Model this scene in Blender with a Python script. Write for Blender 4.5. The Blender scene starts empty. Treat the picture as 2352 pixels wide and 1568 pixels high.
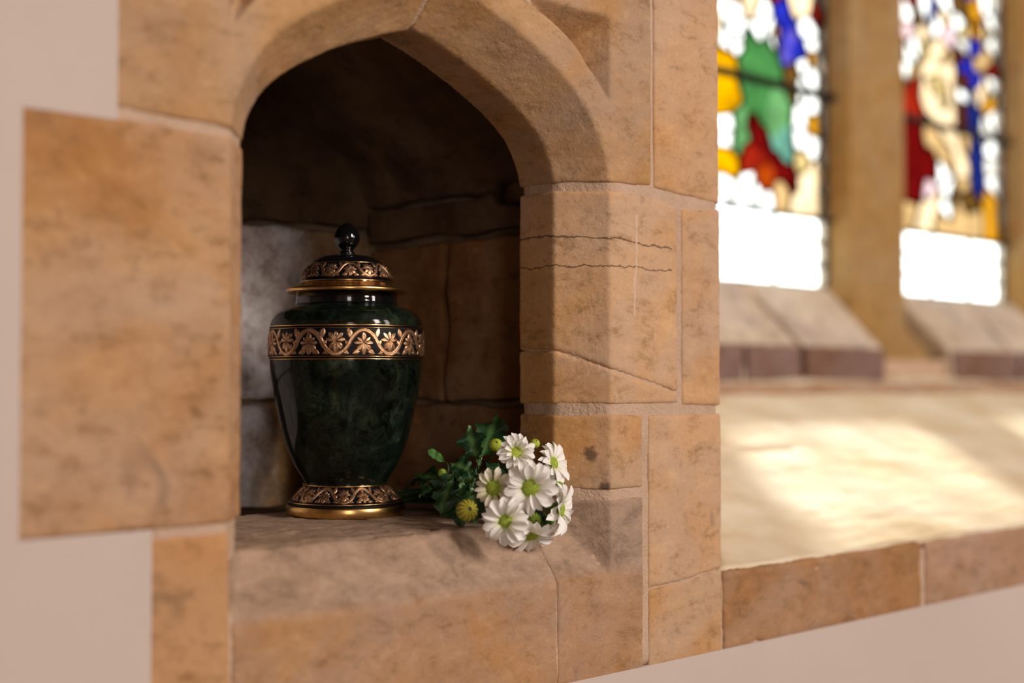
import bpy, bmesh, math, random
from mathutils import Vector, Matrix, Euler, noise, Quaternion
random.seed(7)
C = bpy.context.scene.collection
SC = bpy.context.scene
R_ = math.radians

# ------------------------------------------------------------------ camera, world, lights, exposure
FPX = 3267.0
D = 0.776                                   # distance from the camera to the wall plane (y = D)
PITCH = math.atan(92 / FPX); YAW = R_(44.5)
FW = Vector((math.sin(YAW) * math.cos(PITCH), math.cos(YAW) * math.cos(PITCH), math.sin(PITCH)))
RT = Vector((math.cos(YAW), -math.sin(YAW), 0))
UP = RT.cross(FW)
cam_d = bpy.data.cameras.new('camera'); cam = bpy.data.objects.new('camera', cam_d); C.objects.link(cam)
cam.rotation_euler = Euler((math.pi / 2 + PITCH, 0, -YAW), 'XYZ')
cam_d.sensor_width = 36; cam_d.lens = 36 * FPX / 2352
cam_d.clip_start = 0.02
cam_d.dof.use_dof = True; cam_d.dof.focus_distance = 1.155; cam_d.dof.aperture_fstop = 2.6
SC.camera = cam

def at(x, y, Y):
    """point of the wall-parallel plane y = Y seen at reference pixel x, y (used to measure real positions)"""
    d = FW + RT * ((x - 1176) / FPX) + UP * ((784 - y) / FPX)
    return d * (Y / d.y)

SKY = 12.0
w = bpy.data.worlds.new('sky'); SC.world = w; w.use_nodes = True
bg = w.node_tree.nodes['Background']; bg.inputs[0].default_value = (0.93, 0.97, 1.0, 1); bg.inputs[1].default_value = SKY

def light(name, kind, loc, energy, color, target=None, **kw):
    l = bpy.data.lights.new(name, kind); l.energy = energy; l.color = color
    for k, v in kw.items(): setattr(l, k, v)
    o = bpy.data.objects.new(name, l); C.objects.link(o); o.location = loc
    if target is not None:
        o.rotation_euler = (Vector(target) - Vector(loc)).to_track_quat('-Z', 'Y').to_euler()
    return o
sdir = Vector((-0.63, -0.76, -0.50))
light('sun', 'SUN', (4, 4, 4), 36.0, (1.0, 0.96, 0.90), Vector((4, 4, 4)) + sdir, angle=R_(5))
# daylight through the nave windows opposite the niche wall
for x, z, sy, e in [(1.8, 2.6, 2.6, 320), (3.7, 2.2, 3.0, 130)]:
    light('nave_window_light', 'AREA', (x, -5.0, z), e, (1.0, 0.90, 0.87), (x, 0, 1.0), shape='RECTANGLE', size=0.8, size_y=sy)
# added fill lamp from the left, lifts the niche's back wall; no window there
light('side_fill_light', 'AREA', (-1.5, -2.35, 0.35), 30, (1.0, 0.92, 0.92), (0.8, 1.1, 0.0), shape='RECTANGLE', size=0.8, size_y=1.6)
# warm lamps hanging in the nave
for p, e in [((1.15, -2.4, 0.85), 14), ((2.9, -3.0, 1.3), 12)]:
    light('pendant_lamp_light', 'POINT', p, e, (1.0, 0.66, 0.38), shadow_soft_size=0.10)

vs = SC.view_settings
vs.view_transform = 'Standard'; vs.look = 'None'; vs.gamma = 1.0; vs.use_curve_mapping = False; vs.exposure = 0.0
SC.cycles.use_denoising = True
SC.cycles.max_bounces = 10; SC.cycles.diffuse_bounces = 5; SC.cycles.transparent_max_bounces = 12
SC.cycles.sample_clamp_indirect = 8.0
SC.cycles.caustics_reflective = False; SC.cycles.caustics_refractive = False

# ------------------------------------------------------------------ helpers
def mesh_obj(name, me, mat, parent=None, smooth=False):
    o = bpy.data.objects.new(name, me); C.objects.link(o)
    if mat is not None and not me.materials: me.materials.append(mat)
    if smooth: me.polygons.foreach_set('use_smooth', [True] * len(me.polygons))
    if parent is not None: o.parent = parent
    return o
def pydata(name, vs_, fs, mat, parent=None, smooth=False):
    me = bpy.data.meshes.new(name); me.from_pydata([tuple(v) for v in vs_], [], fs); me.update()
    return mesh_obj(name, me, mat, parent, smooth)
def bm_obj(name, bm, mat, parent=None, smooth=False):
    me = bpy.data.meshes.new(name); bmesh.ops.recalc_face_normals(bm, faces=bm.faces[:])
    bm.to_mesh(me); bm.free(); return mesh_obj(name, me, mat, parent, smooth)
def tag(o, label=None, cat=None, group=None, kind=None):
    if label: o['label'] = label
    if cat: o['category'] = cat
    if group: o['group'] = group
    if kind: o['kind'] = kind
    return o
def empty(name, loc=(0, 0, 0)):
    o = bpy.data.objects.new(name, None); C.objects.link(o); o.location = loc; o.empty_display_size = 0.05
    return o
def add_box(bm, x0, x1, y0, y1, z0, z1):
    v = [bm.verts.new((x, y, z)) for z in (z0, z1) for y in (y0, y1) for x in (x0, x1)]
    for f in ((0, 1, 3, 2), (4, 6, 7, 5), (0, 4, 5, 1), (1, 5, 7, 3), (3, 7, 6, 2), (2, 6, 4, 0)):
        bm.faces.new([v[i] for i in f])
def prism_bm(poly, y0, y1):
    """polygon in (x, z) extruded along y"""
    bm = bmesh.new(); n = len(poly)
    a = [bm.verts.new((p[0], y0, p[1])) for p in poly]; b = [bm.verts.new((p[0], y1, p[1])) for p in poly]
    bm.faces.new(a); bm.faces.new(b[::-1])
    for i in range(n): bm.faces.new((a[i], b[i], b[(i + 1) % n], a[(i + 1) % n]))
    return bm
def loft_bm(rings):
    bm = bmesh.new(); vr = [[bm.verts.new(p) for p in r] for r in rings]; n = len(rings[0])
    bm.faces.new(vr[0]); bm.faces.new(vr[-1][::-1])
    for a, b in zip(vr[:-1], vr[1:]):
        for i in range(n): bm.faces.new((a[i], b[i], b[(i + 1) % n], a[(i + 1) % n]))
    return bm
def tmp_from(bm, name='tmp'):
    bmesh.ops.recalc_face_normals(bm, faces=bm.faces[:]); bmesh.ops.triangulate(bm, faces=[f for f in bm.faces if len(f.verts) > 4])
    me = bpy.data.meshes.new(name); bm.to_mesh(me); bm.free()
    o = bpy.data.objects.new(name, me); C.objects.link(o); return o
def evaluated(o):
    dg = bpy.context.evaluated_depsgraph_get(); dg.update()
    me = bpy.data.meshes.new_from_object(o.evaluated_get(dg), depsgraph=dg)
    old = o.data; bpy.data.objects.remove(o); bpy.data.meshes.remove(old); return me

def carve(name, bm, mat, parent, cutters=(), voxel=0.0022, amp=0.0007, fine=0.0003, scale=35, edge=0.0, label=None, seed=0.0, fn=None):
    """a stone: solid minus cutters, worn by a voxel remesh and a little noise"""
    o = tmp_from(bm)
    for c in cutters:
        m = o.modifiers.new('b', 'BOOLEAN'); m.operation = 'DIFFERENCE'; m.object = c; m.solver = 'EXACT'
    if voxel:
        m = o.modifiers.new('r', 'REMESH'); m.mode = 'VOXEL'; m.voxel_size = voxel; m.use_smooth_shade = True
        m = o.modifiers.new('s', 'SMOOTH'); m.factor = 0.5; m.iterations = 2
    me = evaluated(o); me.name = name
    if voxel:
        N = [v.normal.copy() for v in me.vertices]; S = Vector((seed * 3.1, seed * 1.7, seed))
        for v, n in zip(me.vertices, N):
            p = v.co
            h = amp * noise.noise(p * scale + S) + fine * noise.noise(p * 260 + S)
            if edge:
                e = noise.noise(p * 90 + S) + 0.5 * noise.noise(p * 28 + S)
                if e > 0.25: h -= edge * (e - 0.25)
            if fn: h += fn(p, S)
            v.co = p + n * h
    me.materials.clear()
    so = mesh_obj(name, me, mat, parent, smooth=bool(voxel))
    if label: so['label'] = label
    return so

class NT:
    def __init__(s, name):
        s.m = bpy.data.materials.new(name); s.m.use_nodes = True; s.t = s.m.node_tree
        s.b = s.t.nodes['Principled BSDF']; s.out = s.t.nodes['Material Output']
    def n(s, ty, **kw):
        nd = s.t.nodes.new(ty)
        for k, v in kw.items():
            if k in ('operation', 'blend_type', 'data_type', 'noise_dimensions', 'feature', 'distance', 'wave_type', 'bands_direction', 'interpolation_type', 'clamp'): setattr(nd, k, v)
        return nd
    def l(s, a, b): s.t.links.new(a, b)
    def pos(s): return s.n('ShaderNodeNewGeometry').outputs['Position']
    def obj(s): return s.n('ShaderNodeTexCoord').outputs['Object']
    def mapping(s, vec, scale=(1, 1, 1), loc=(0, 0, 0)):
        m = s.n('ShaderNodeMapping'); s.l(vec, m.inputs[0]); m.inputs['Scale'].default_value = scale; m.inputs['Location'].default_value = loc
        return m.outputs[0]
    def noise(s, vec, scale, detail=4, rough=0.55, dist=0.0):
        nd = s.n('ShaderNodeTexNoise'); s.l(vec, nd.inputs['Vector'])
        nd.inputs['Scale'].default_value = scale; nd.inputs['Detail'].default_value = detail
        nd.inputs['Roughness'].default_value = rough; nd.inputs['Distortion'].default_value = dist
        return nd.outputs[0]
    def ramp(s, fac, stops):
        r = s.n('ShaderNodeValToRGB'); s.l(fac, r.inputs[0]); e = r.color_ramp.elements
        while len(e) < len(stops): e.new(0.5)
        for i, (p, c) in enumerate(stops):
            e[i].position = p; e[i].color = (c[0], c[1], c[2], 1) if hasattr(c, '__len__') else (c, c, c, 1)
        return r.outputs[0]
    def mix(s, fac, a, b, blend='MIX'):
        m = s.n('ShaderNodeMixRGB', blend_type=blend)
        for i, x in ((0, fac), (1, a), (2, b)):
            if hasattr(x, 'links'): s.l(x, m.inputs[i])
            elif hasattr(x, '__len__'): m.inputs[i].default_value = (*x, 1)
            else: m.inputs[i].default_value = x
        return m.outputs[0]
    def math(s, op, a, b=0.0, c=None):
        m = s.n('ShaderNodeMath', operation=op)
        for i, x in enumerate((a, b) if c is None else (a, b, c)):
            if hasattr(x, 'links'): s.l(x, m.inputs[i])
            else: m.inputs[i].default_value = x
        return m.outputs[0]
    def bump(s, h, strength, dist, prev=None):
        b = s.n('ShaderNodeBump'); s.l(h, b.inputs['Height']); b.inputs['Strength'].default_value = strength; b.inputs['Distance'].default_value = dist
        if prev is not None: s.l(prev, b.inputs['Normal'])
        return b.outputs[0]
    def fin(s, color=None, rough=None, normal=None, **kw):
        for k, x in (('Base Color', color), ('Roughness', rough), ('Normal', normal)):
            if x is None: continue
            if hasattr(x, 'links'): s.l(x, s.b.inputs[k])
            elif hasattr(x, '__len__'): s.b.inputs[k].default_value = (*x, 1)
            else: s.b.inputs[k].default_value = x
        for k, v in kw.items(): s.b.inputs[k.replace('_', ' ')].default_value = v
        return s.m

def mul(c, k): return tuple(min(1, x * k) for x in c)
def stone_mat(name, a, b, g, seed=0.0, grey=0.45, pits=1.0, cracks=(), patina=None, holes=()):
    """limestone: a = main tan, b = orange iron tone, g = greyer bloom; cracks = (x0, z0, x1, z1, pale) hairlines"""
    t = NT(name); P = t.mapping(t.pos(), loc=(seed, seed * 0.7, seed * 1.3))
    n1 = t.noise(P, 9, 5, 0.6, 0.4); n2 = t.noise(P, 26, 6, 0.65); n3 = t.noise(P, 420, 3, 0.6)
    Pz = t.mapping(t.pos(), scale=(0.5, 0.5, 2.4), loc=(seed, 0, seed)); n4 = t.noise(Pz, 14, 5, 0.6, 0.8)
    col = t.mix(t.ramp(n1, [(0.38, 0), (0.66, 1)]), a, b)
    col = t.mix(t.ramp(n2, [(0.46, 0), (0.72, grey)]), col, g)
    col = t.mix(t.ramp(n4, [(0.52, 0), (0.75, 0.55)]), col, mul(b, 0.8))
    col = t.mix(0.45, col, t.ramp(n3, [(0.25, mul(a, 0.45)), (0.5, a), (0.78, mul(g, 1.5))]), 'SOFT_LIGHT')
    sp = t.noise(P, 150, 2, 0.5); col = t.mix(t.ramp(sp, [(0.27, 0.4), (0.36, 0)]), col, mul(b, 0.5))
    col = t.mix(t.ramp(sp, [(0.68, 0), (0.80, 0.4)]), col, mul(g, 1.4))
    big = t.noise(P, 5.5, 3, 0.6, 0.6); col = t.mix(t.ramp(big, [(0.42, 0.0), (0.62, 0.6)]), col, mul(g, 0.92)); col = t.mix(t.ramp(big, [(0.34, 0.6), (0.47, 0.0)]), col, mul(b, 0.9))
    vt = t.noise(t.mapping(t.pos(), scale=(0.8, 0.8, 1.5), loc=(seed, seed, 2 * seed)), 40, 9, 0.8, 0.25); col = t.mix(t.ramp(vt, [(0.34, 0.75), (0.48, 0.0)]), col, mul(b, 0.5)); col = t.mix(t.ramp(vt, [(0.54, 0.0), (0.70, 0.5)]), col, mul(a, 1.3))
    if patina:                                   # greyer weathering above a height, with a ragged edge
        sp_ = t.n('ShaderNodeSeparateXYZ'); t.l(t.pos(), sp_.inputs[0]); zz = t.math('ADD', sp_.outputs[2], t.math('MULTIPLY', t.math('SUBTRACT', vt, 0.5), 0.02))
        k = t.ramp(t.math('MULTIPLY', t.math('SUBTRACT', zz, patina[0]), 120.0), [(0.0, 0), (1.0, 0.75)])
        col = t.mix(k, col, t.mix(t.ramp(vt, [(0.38, 0), (0.6, 1)]), mul(patina[1], 0.55), patina[1]))
    for (hx, hy, hz_, hr) in holes:
        dn = t.n('ShaderNodeVectorMath', operation='DISTANCE'); t.l(t.pos(), dn.inputs[0]); dn.inputs[1].default_value = (hx, hy, hz_)
        dd = t.math('ADD', dn.outputs['Value'], t.math('MULTIPLY', t.math('SUBTRACT', vt, 0.5), hr * 2.2))
        col = t.mix(t.ramp(t.math('DIVIDE', dd, hr), [(0.55, 0.8), (1.0, 0)]), col, (0.07, 0.04, 0.025))
    dk = t.noise(P, 17, 3, 0.7, 0.5); col = t.mix(t.ramp(dk, [(0.24, 0.7), (0.34, 0)]), col, mul(g, 0.32))
    hz = t.noise(P, 60, 6, 0.75)
    bmp = t.bump(hz, 0.5 * pits, 0.0016); bmp = t.bump(n3, 0.45 * pits, 0.0005, bmp)
    vo = t.n('ShaderNodeTexVoronoi'); t.l(P, vo.inputs['Vector']); vo.inputs['Scale'].default_value = 130
    bmp = t.bump(t.ramp(vo.outputs['Distance'], [(0.0, 0), (0.22, 1)]), 0.35 * pits, 0.0006, bmp)
    if cracks:
        sep = t.n('ShaderNodeSeparateXYZ'); t.l(t.pos(), sep.inputs[0]); wob = t.noise(t.pos(), 45, 5, 0.7)
        for (x0, z0, x1, z1, pale, wd) in cracks:
            L = math.hypot(x1 - x0, z1 - z0); dx, dz = (x1 - x0) / L, (z1 - z0) / L
            u = t.math('ADD', t.math('MULTIPLY', t.math('SUBTRACT', sep.outputs[0], x0), dx), t.math('MULTIPLY', t.math('SUBTRACT', sep.outputs[2], z0), dz))
            v = t.math('SUBTRACT', t.math('MULTIPLY', t.math('SUBTRACT', sep.outputs[2], z0), dx), t.math('MULTIPLY', t.math('SUBTRACT', sep.outputs[0], x0), dz))
            v = t.math('ADD', v, t.math('MULTIPLY', t.math('SUBTRACT', wob, 0.5), 0.012))
            k = t.math('LESS_THAN', t.math('ABSOLUTE', v), wd)
            k = t.math('MULTIPLY', k, t.math('MULTIPLY', t.math('GREATER_THAN', u, 0.0), t.math('LESS_THAN', u, L)))
            col = t.mix(t.math('MULTIPLY', k, 0.75), col, (0.62, 0.45, 0.33) if pale else (0.08, 0.035, 0.015))
            bmp = t.bump(k, 0.5 if not pale else 0.2, -0.0008, bmp)
    return t.fin(col, 0.85, bmp, Specular_IOR_Level=0.25)

TAN = (0.56, 0.345, 0.160); ORG = (0.46, 0.24, 0.08); GRY = (0.50, 0.37, 0.265)
S_front = stone_mat('limestone_tan', TAN, ORG, GRY, 0.0, holes=[(0.8632, 0.7868, -0.0603, 0.0075), (0.873, 0.780, -0.086, 0.006), (1.0, D, -0.127, 0.004)])
S_left = stone_mat('limestone_honey', (0.50, 0.305, 0.145), (0.40, 0.20, 0.065), (0.50, 0.36, 0.25), 3.0, 0.5, 0.6)
S_left2 = stone_mat('limestone_ochre', (0.50, 0.255, 0.085), (0.42, 0.19, 0.05), (0.52, 0.33, 0.18), 8.0, 0.3, 0.8)
S_arch = stone_mat('limestone_arch', (0.52, 0.335, 0.17), (0.43, 0.24, 0.09), (0.42, 0.30, 0.21), 5.0, 0.7, 1.2)
S_right = stone_mat('limestone_jamb', (0.60, 0.37, 0.18), (0.52, 0.28, 0.095), (0.54, 0.39, 0.28), 11.0, 0.35, 0.9,
    cracks=[(0.80, 0.122, 0.955, 0.114, False, 0.0007), (0.80, 0.094, 0.955, 0.096, False, 0.0006), (0.91, 0.14, 0.905, 0.055, True, 0.0012)])
S_sill = stone_mat('limestone_sill', (0.46, 0.30, 0.175), (0.43, 0.235, 0.095), (0.36, 0.26, 0.20), 2.0, 0.6, 1.6, patina=(-0.160, (0.42, 0.295, 0.205)))
S_strip = stone_mat('limestone_pink', (0.57, 0.36, 0.19), (0.50, 0.28, 0.11), (0.53, 0.38, 0.27), 14.0, 0.5, 0.6)
S_back = stone_mat('niche_back_grey', (0.74, 0.66, 0.60), (0.46, 0.36, 0.28), (0.88, 0.84, 0.83), 21.0, 1.0, 2.0)
S_backlow = stone_mat('niche_back_brown', (0.50, 0.31, 0.15), (0.30, 0.15, 0.05), (0.86, 0.78, 0.72), 25.0, 1.0, 1.5)
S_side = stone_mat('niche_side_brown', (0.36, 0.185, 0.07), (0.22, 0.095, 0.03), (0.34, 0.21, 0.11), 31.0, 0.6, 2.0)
def limewash_light_fade(name, seed, brown, xf=0.848):
    """back wall of the niche: worn grey-white limewash on brown stone, its fade to brown at the right paints in the falloff of light"""
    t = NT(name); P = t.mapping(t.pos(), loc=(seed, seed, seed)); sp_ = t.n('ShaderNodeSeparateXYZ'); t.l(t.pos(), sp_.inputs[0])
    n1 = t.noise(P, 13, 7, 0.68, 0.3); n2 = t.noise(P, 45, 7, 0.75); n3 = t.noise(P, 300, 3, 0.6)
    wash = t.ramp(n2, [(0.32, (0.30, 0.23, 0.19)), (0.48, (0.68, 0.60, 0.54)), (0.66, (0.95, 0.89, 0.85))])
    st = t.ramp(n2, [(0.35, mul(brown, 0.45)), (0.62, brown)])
    f = t.math('ADD', t.math('MULTIPLY', t.math('SUBTRACT', n1, 0.5), 3.2), t.math('MULTIPLY', t.math('SUBTRACT', xf, sp_.outputs[0]), 26.0))  # pale left to brown right: the lit area's falloff put into the colour
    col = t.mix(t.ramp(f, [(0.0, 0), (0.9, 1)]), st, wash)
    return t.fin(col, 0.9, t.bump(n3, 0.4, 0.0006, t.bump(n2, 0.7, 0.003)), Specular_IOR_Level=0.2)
S_back = limewash_light_fade('niche_limewash_light_fade', 21.0, (0.44, 0.27, 0.13)); S_backlow = limewash_light_fade('niche_limewash_worn_light_fade', 33.0, (0.46, 0.27, 0.11), 0.800)
S_fascia = stone_mat('fascia_stone_brown', (0.42, 0.245, 0.115), (0.34, 0.175, 0.065), (0.40, 0.27, 0.18), 52.0, 0.5, 1.8)
S_fascia2 = stone_mat('fascia_stone_pinkish', (0.44, 0.29, 0.19), (0.38, 0.23, 0.13), (0.42, 0.30, 0.23), 57.0, 0.5, 1.2)
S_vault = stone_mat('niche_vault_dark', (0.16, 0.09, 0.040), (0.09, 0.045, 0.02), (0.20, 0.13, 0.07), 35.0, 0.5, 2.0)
S_win = stone_mat('window_stone', (0.40, 0.255, 0.095), (0.33, 0.19, 0.055), (0.38, 0.27, 0.14), 41.0, 0.5, 0.8)
S_ledge = stone_mat('window_ledge_stone', (0.64, 0.56, 0.46), (0.50, 0.40, 0.28), (0.42, 0.33, 0.28), 44.0, 0.7, 0.8)

def plain(name, col, var, rough=0.9, bscale=40, bstr=0.15, big=3.0, seed=0):
    t = NT(name); P = t.mapping(t.pos(), loc=(seed, 0, 0)); n = t.noise(P, big, 4, 0.6)
    c = t.mix(t.ramp(n, [(0.35, 0), (0.7, 1)]), col, var)
    return t.fin(c, rough, t.bump(t.noise(P, bscale, 5, 0.65), bstr, 0.003), Specular_IOR_Level=0.2)
M_plaster = plain('plaster_pinkish_cream', (0.52, 0.425, 0.36), (0.56, 0.46, 0.395))
M_mortar = plain('lime_mortar', (0.60, 0.42, 0.29), (0.52, 0.35, 0.23), bscale=260, bstr=0.8, big=40)
M_sillplaster = plain('sloping_sill_limewash', (0.78, 0.69, 0.53), (0.60, 0.46, 0.27), bscale=24, bstr=0.5, big=7)  # yellower than the wash itself: amber light from the glass put into the colour
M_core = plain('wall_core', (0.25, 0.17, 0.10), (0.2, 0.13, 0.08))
M_room = plain('nave_plaster', (0.15, 0.11, 0.08), (0.18, 0.14, 0.10))
M_floor = plain('nave_floor_dark', (0.10, 0.07, 0.05), (0.13, 0.09, 0.06))
M_lead = NT('lead_came').fin((0.03, 0.03, 0.03), 0.5, Metallic=0.6)
M_iron = NT('saddle_bar_iron').fin((0.02, 0.018, 0.016), 0.6, Metallic=0.7)

# ------------------------------------------------------------------ niche outlines (x, z) on the wall
CX = 0.692
def catmull(P, n=5):
    out = []; Q = [P[0]] + list(P) + [P[-1]]
    for i in range(1, len(Q) - 2):
        p0, p1, p2, p3 = Q[i - 1:i + 3]
        for k in range(n):
            t = k / n
            out.append(tuple(0.5 * (2 * p1[j] + (p2[j] - p0[j]) * t + (2 * p0[j] - 5 * p1[j] + 4 * p2[j] - p3[j]) * t * t + (3 * p1[j] - p0[j] - 3 * p2[j] + p3[j]) * t ** 3) for j in (0, 1)))
    out.append(P[-1]); return out
ARCH_IN = [(0, .2645), (.035, .2535), (.085, .2325), (.128, .2055), (.148, .178), (.1515, .158)]
ARCH_FR = [(0, .2990), (.0374, .2860), (.0988, .2610), (.149, .2280), (.1775, .187), (.183, .158)]
def outline(half, zb, off=0.0, hw_add=0.0):
    h = catmull(half)
    pts = [(CX + x * (1 + off / 0.17) , z + off) for x, z in h]
    hw = half[-1][0] * (1 + off / 0.17)
    r = pts + [(CX + hw, 0.03), (CX + hw, zb)]
    l = [(2 * CX - x, z) for x, z in r[1:]][::-1]
    return r + l
def niche_cutter(e=0.0):
    fr = outline(ARCH_FR, -0.157 - e, e); inn = outline(ARCH_IN, -0.1135 - e, e)
    c = 0.034
    def ring(pts, y): return [(x, y, z) for x, z in pts]
    # start in front of the wall by continuing the splay outwards
    k = 0.3
    pre = [(a[0] + (a[0] - b[0]) * k, a[1] + (a[1] - b[1]) * k) for a, b in zip(fr, inn)]
    return tmp_from(loft_bm([ring(pre, D - c * k), ring(inn, D + c), ring(inn, 1.30)]), 'cutter')
CUT = niche_cutter()
CUTM = niche_cutter(0.0016)

def arc_outer():
    P = [(.735, .3095), (.7711, .2985), (.802, .288), (.8292, .2735), (.853, .2535), (.868, .238), (.8764, .2225)]
    return P
def spandrel_cutter(mirror, extra=0.0):
    zt, xr, k = 0.301, 0.8764, 1.15
    A = [p for p in catmull(arc_outer(), 4) if p[1] <= zt]
    pts = [(0.762, zt)] + A[1:-1] + [(xr, A[-1][1])]
    dep = lambda p: k * min(zt - p[1], xr - p[0])
    # deepest point: mitre meets arc
    best = min(range(1, len(pts) - 1), key=lambda i: abs((zt - pts[i][1]) - (xr - pts[i][0])))
    q = pts[best]; tq = 0.5 * ((zt - q[1]) + (xr - q[0])); pts[best] = (xr - tq, zt - tq)
    mx = (lambda x: 2 * CX - x) if mirror else (lambda x: x)
    bm = bmesh.new()
    ring = pts + [(xr, zt)]
    fv = [bm.verts.new((mx(p[0]), D - 0.004, p[1])) for p in ring]
    bv = [bm.verts.new((mx(p[0]), D - 0.0002 + extra + dep(p), p[1])) for p in ring]
    n = len(ring); bm.faces.new(fv)
    for i in range(n): bm.faces.new((fv[i], bv[i], bv[(i + 1) % n], fv[(i + 1) % n]))
    bm.faces.new([bv[n - 1]] + bv[:best + 1]); bm.faces.new([bv[n - 1]] + bv[best:n - 1])
    return tmp_from(bm, 'cutter')
SPR = spandrel_cutter(False); SPL = spandrel_cutter(True); SPR2 = spandrel_cutter(False, 0.006); SPL2 = spandrel_cutter(True, 0.006)

# ------------------------------------------------------------------ the niche wall (plaster, core) and its stones
ZB, XL, XEL, XER = -0.2400, 0.3665, 1.024, 4.25
PF = D - 0.0010; LP = 0.0022
bm = prism_bm([(-1.6, -1.4), (2.2, -1.4), (2.2, ZB + LP), (0.4515 + LP, ZB + LP), (0.4515 + LP, -0.0925 + LP), (XL + LP, -0.0925 + LP), (XL + LP, 0.1595 - LP),
               (0.4262 + LP, 0.1595 - LP), (0.4262 + LP, 4.4), (-1.6, 4.4)], PF, D + 0.05)      # plaster left of and below the stones
bmesh.ops.recalc_face_normals(bm, faces=bm.faces[:]); bmesh.ops.triangulate(bm, faces=bm.faces[:], ngon_method='EAR_CLIP')
add_box(bm, 2.2, XER, PF, D + 0.05, -1.4, ZB + LP)
add_box(bm, 0.4262, XEL, PF, D + 0.05, 0.46, 4.4)
add_box(bm, XEL, XER, PF, D + 0.05, 1.35, 4.4)
add_box(bm, XER, 7.0, PF, D + 0.05, -1.4, 4.4)
wall = bm_obj('wall_front', bm, M_plaster); tag(wall, kind='structure')
bm = bmesh.new()                                              # solid masonry behind, around niche and window
add_box(bm, -1.6, 0.46, D + 0.05, 1.75, -1.4, 4.4)
add_box(bm, 0.46, 0.935, 1.20, 1.75, -0.25, 0.5)
add_box(bm, 0.46, 1.00, D + 0.08, 1.75, 0.40, 4.4)
add_box(bm, 0.46, 1.00, D + 0.08, 1.75, -1.4, -0.25)
core = bm_obj('masonry_core', bm, M_core, wall)
# masonry between the niche and the window embrasure, splayed
def quadprism(pts, z0, z1):
    bm = bmesh.new(); a = [bm.verts.new((x, y, z0)) for x, y in pts]; b = [bm.verts.new((x, y, z1)) for x, y in pts]
    n = len(pts); bm.faces.new(a); bm.faces.new(b[::-1])
    for i in range(n): bm.faces.new((a[i], b[i], b[(i + 1) % n], a[(i + 1) % n]))
    return bm
bm_obj('window_reveal', quadprism([(0.945, D + 0.08), (1.019, D + 0.08), (1.80, 1.49), (1.80, 1.75), (0.945, 1.75)], -1.4, 4.4), M_sillplaster, wall)
bm_obj('window_reveal', quadprism([(XER, D + 0.04), (XER + 0.6, D + 0.04), (XER + 0.6, 1.75), (4.05, 1.75), (4.05, 1.49)], -1.4, 4.4), M_sillplaster, wall)
bm_obj('window_head', quadprism([(0.9, D + 0.04), (4.9, D + 0.04), (4.9, 1.75), (0.9, 1.75)], 1.35, 4.4), M_sillplaster, wall)

STONE_LABEL = {}
Y1 = D + 0.075
def stone(poly, mat, y0=D - 0.0006, y1=Y1, cut=(CUT,), label=None, **kw):
    kw.setdefault('seed', len(C.objects) * 0.37)
    return carve('stone', prism_bm(poly, y0, y1), mat, wall, cut, label=label, **kw)
def rect(x0, x1, z0, z1, j=0.0):
    r = lambda: random.uniform(-j, j)
    return [(x0 + r(), z0 + r()), (x1 + r(), z0 + r()), (x1 + r(), z1 + r()), (x0 + r(), z1 + r())]
# left quoins
stone([(0.4262, 0.1655), (0.5085, 0.1625), (0.60, 0.162), (0.688, 0.162), (0.6885, 0.44), (0.4262, 0.44)], S_arch, cut=(CUT, SPL), label='left half of the arch head')
stone([(0.3672, -0.0902), (0.5165, -0.0905), (0.60, -0.091), (0.60, 0.1578), (0.5145, 0.1570), (0.4262, 0.1595), (0.3672, 0.1592)], S_left, edge=0.0012, label='large honey-coloured block left of the niche')
stone([(0.4520, ZB), (0.5105, ZB), (0.5105, -0.0955), (0.4520, -0.0965)], S_left2, edge=0.0014, label='ochre block at the lower left of the niche')
# arch head right, jamb stones
stone([(0.6905, 0.162), (0.80, 0.162), (0.9285, 0.1655), (0.9285, 0.44), (0.6900, 0.44)], S_arch, cut=(CUT, SPR), seed=7, label='right half of the arch head')
stone([(0.9315, 0.1645), (1.0225, 0.1585), (1.0225, 0.44), (0.9315, 0.44)], S_strip)
stone([(0.80, 0.0285), (0.8435, 0.0270), (0.8770, 0.0105), (0.93, -0.0015), (0.9635, -0.009), (0.9635, 0.1520), (0.93, 0.1565), (0.8773, 0.157), (0.80, 0.157)], S_right, label='jamb stone with hairline cracks')
stone([(0.80, -0.0190), (0.9635, -0.0185), (0.9635, -0.0096), (0.93, -0.0021), (0.8770, 0.0099), (0.8435, 0.0264), (0.80, 0.0279)], S_right, edge=0.0008)
stone([(0.9685, -0.0200), (1.0235, -0.0215), (1.0235, 0.1540), (0.9685, 0.1500)], S_strip)
stone([(0.80, -0.0880), (0.9165, -0.0885), (0.9165, -0.0280), (0.8770, -0.0265), (0.80, -0.0265)], S_front, edge=0.0008)
stone([(0.9235, ZB), (1.0245, ZB), (1.0250, -0.1665), (0.97, -0.1720), (0.9235, -0.1745)], S_front)
stone([(0.9235, -0.1739), (0.97, -0.1714), (1.0250, -0.1659), (1.0238, -0.0285), (0.9235, -0.0285)], S_strip)
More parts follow.
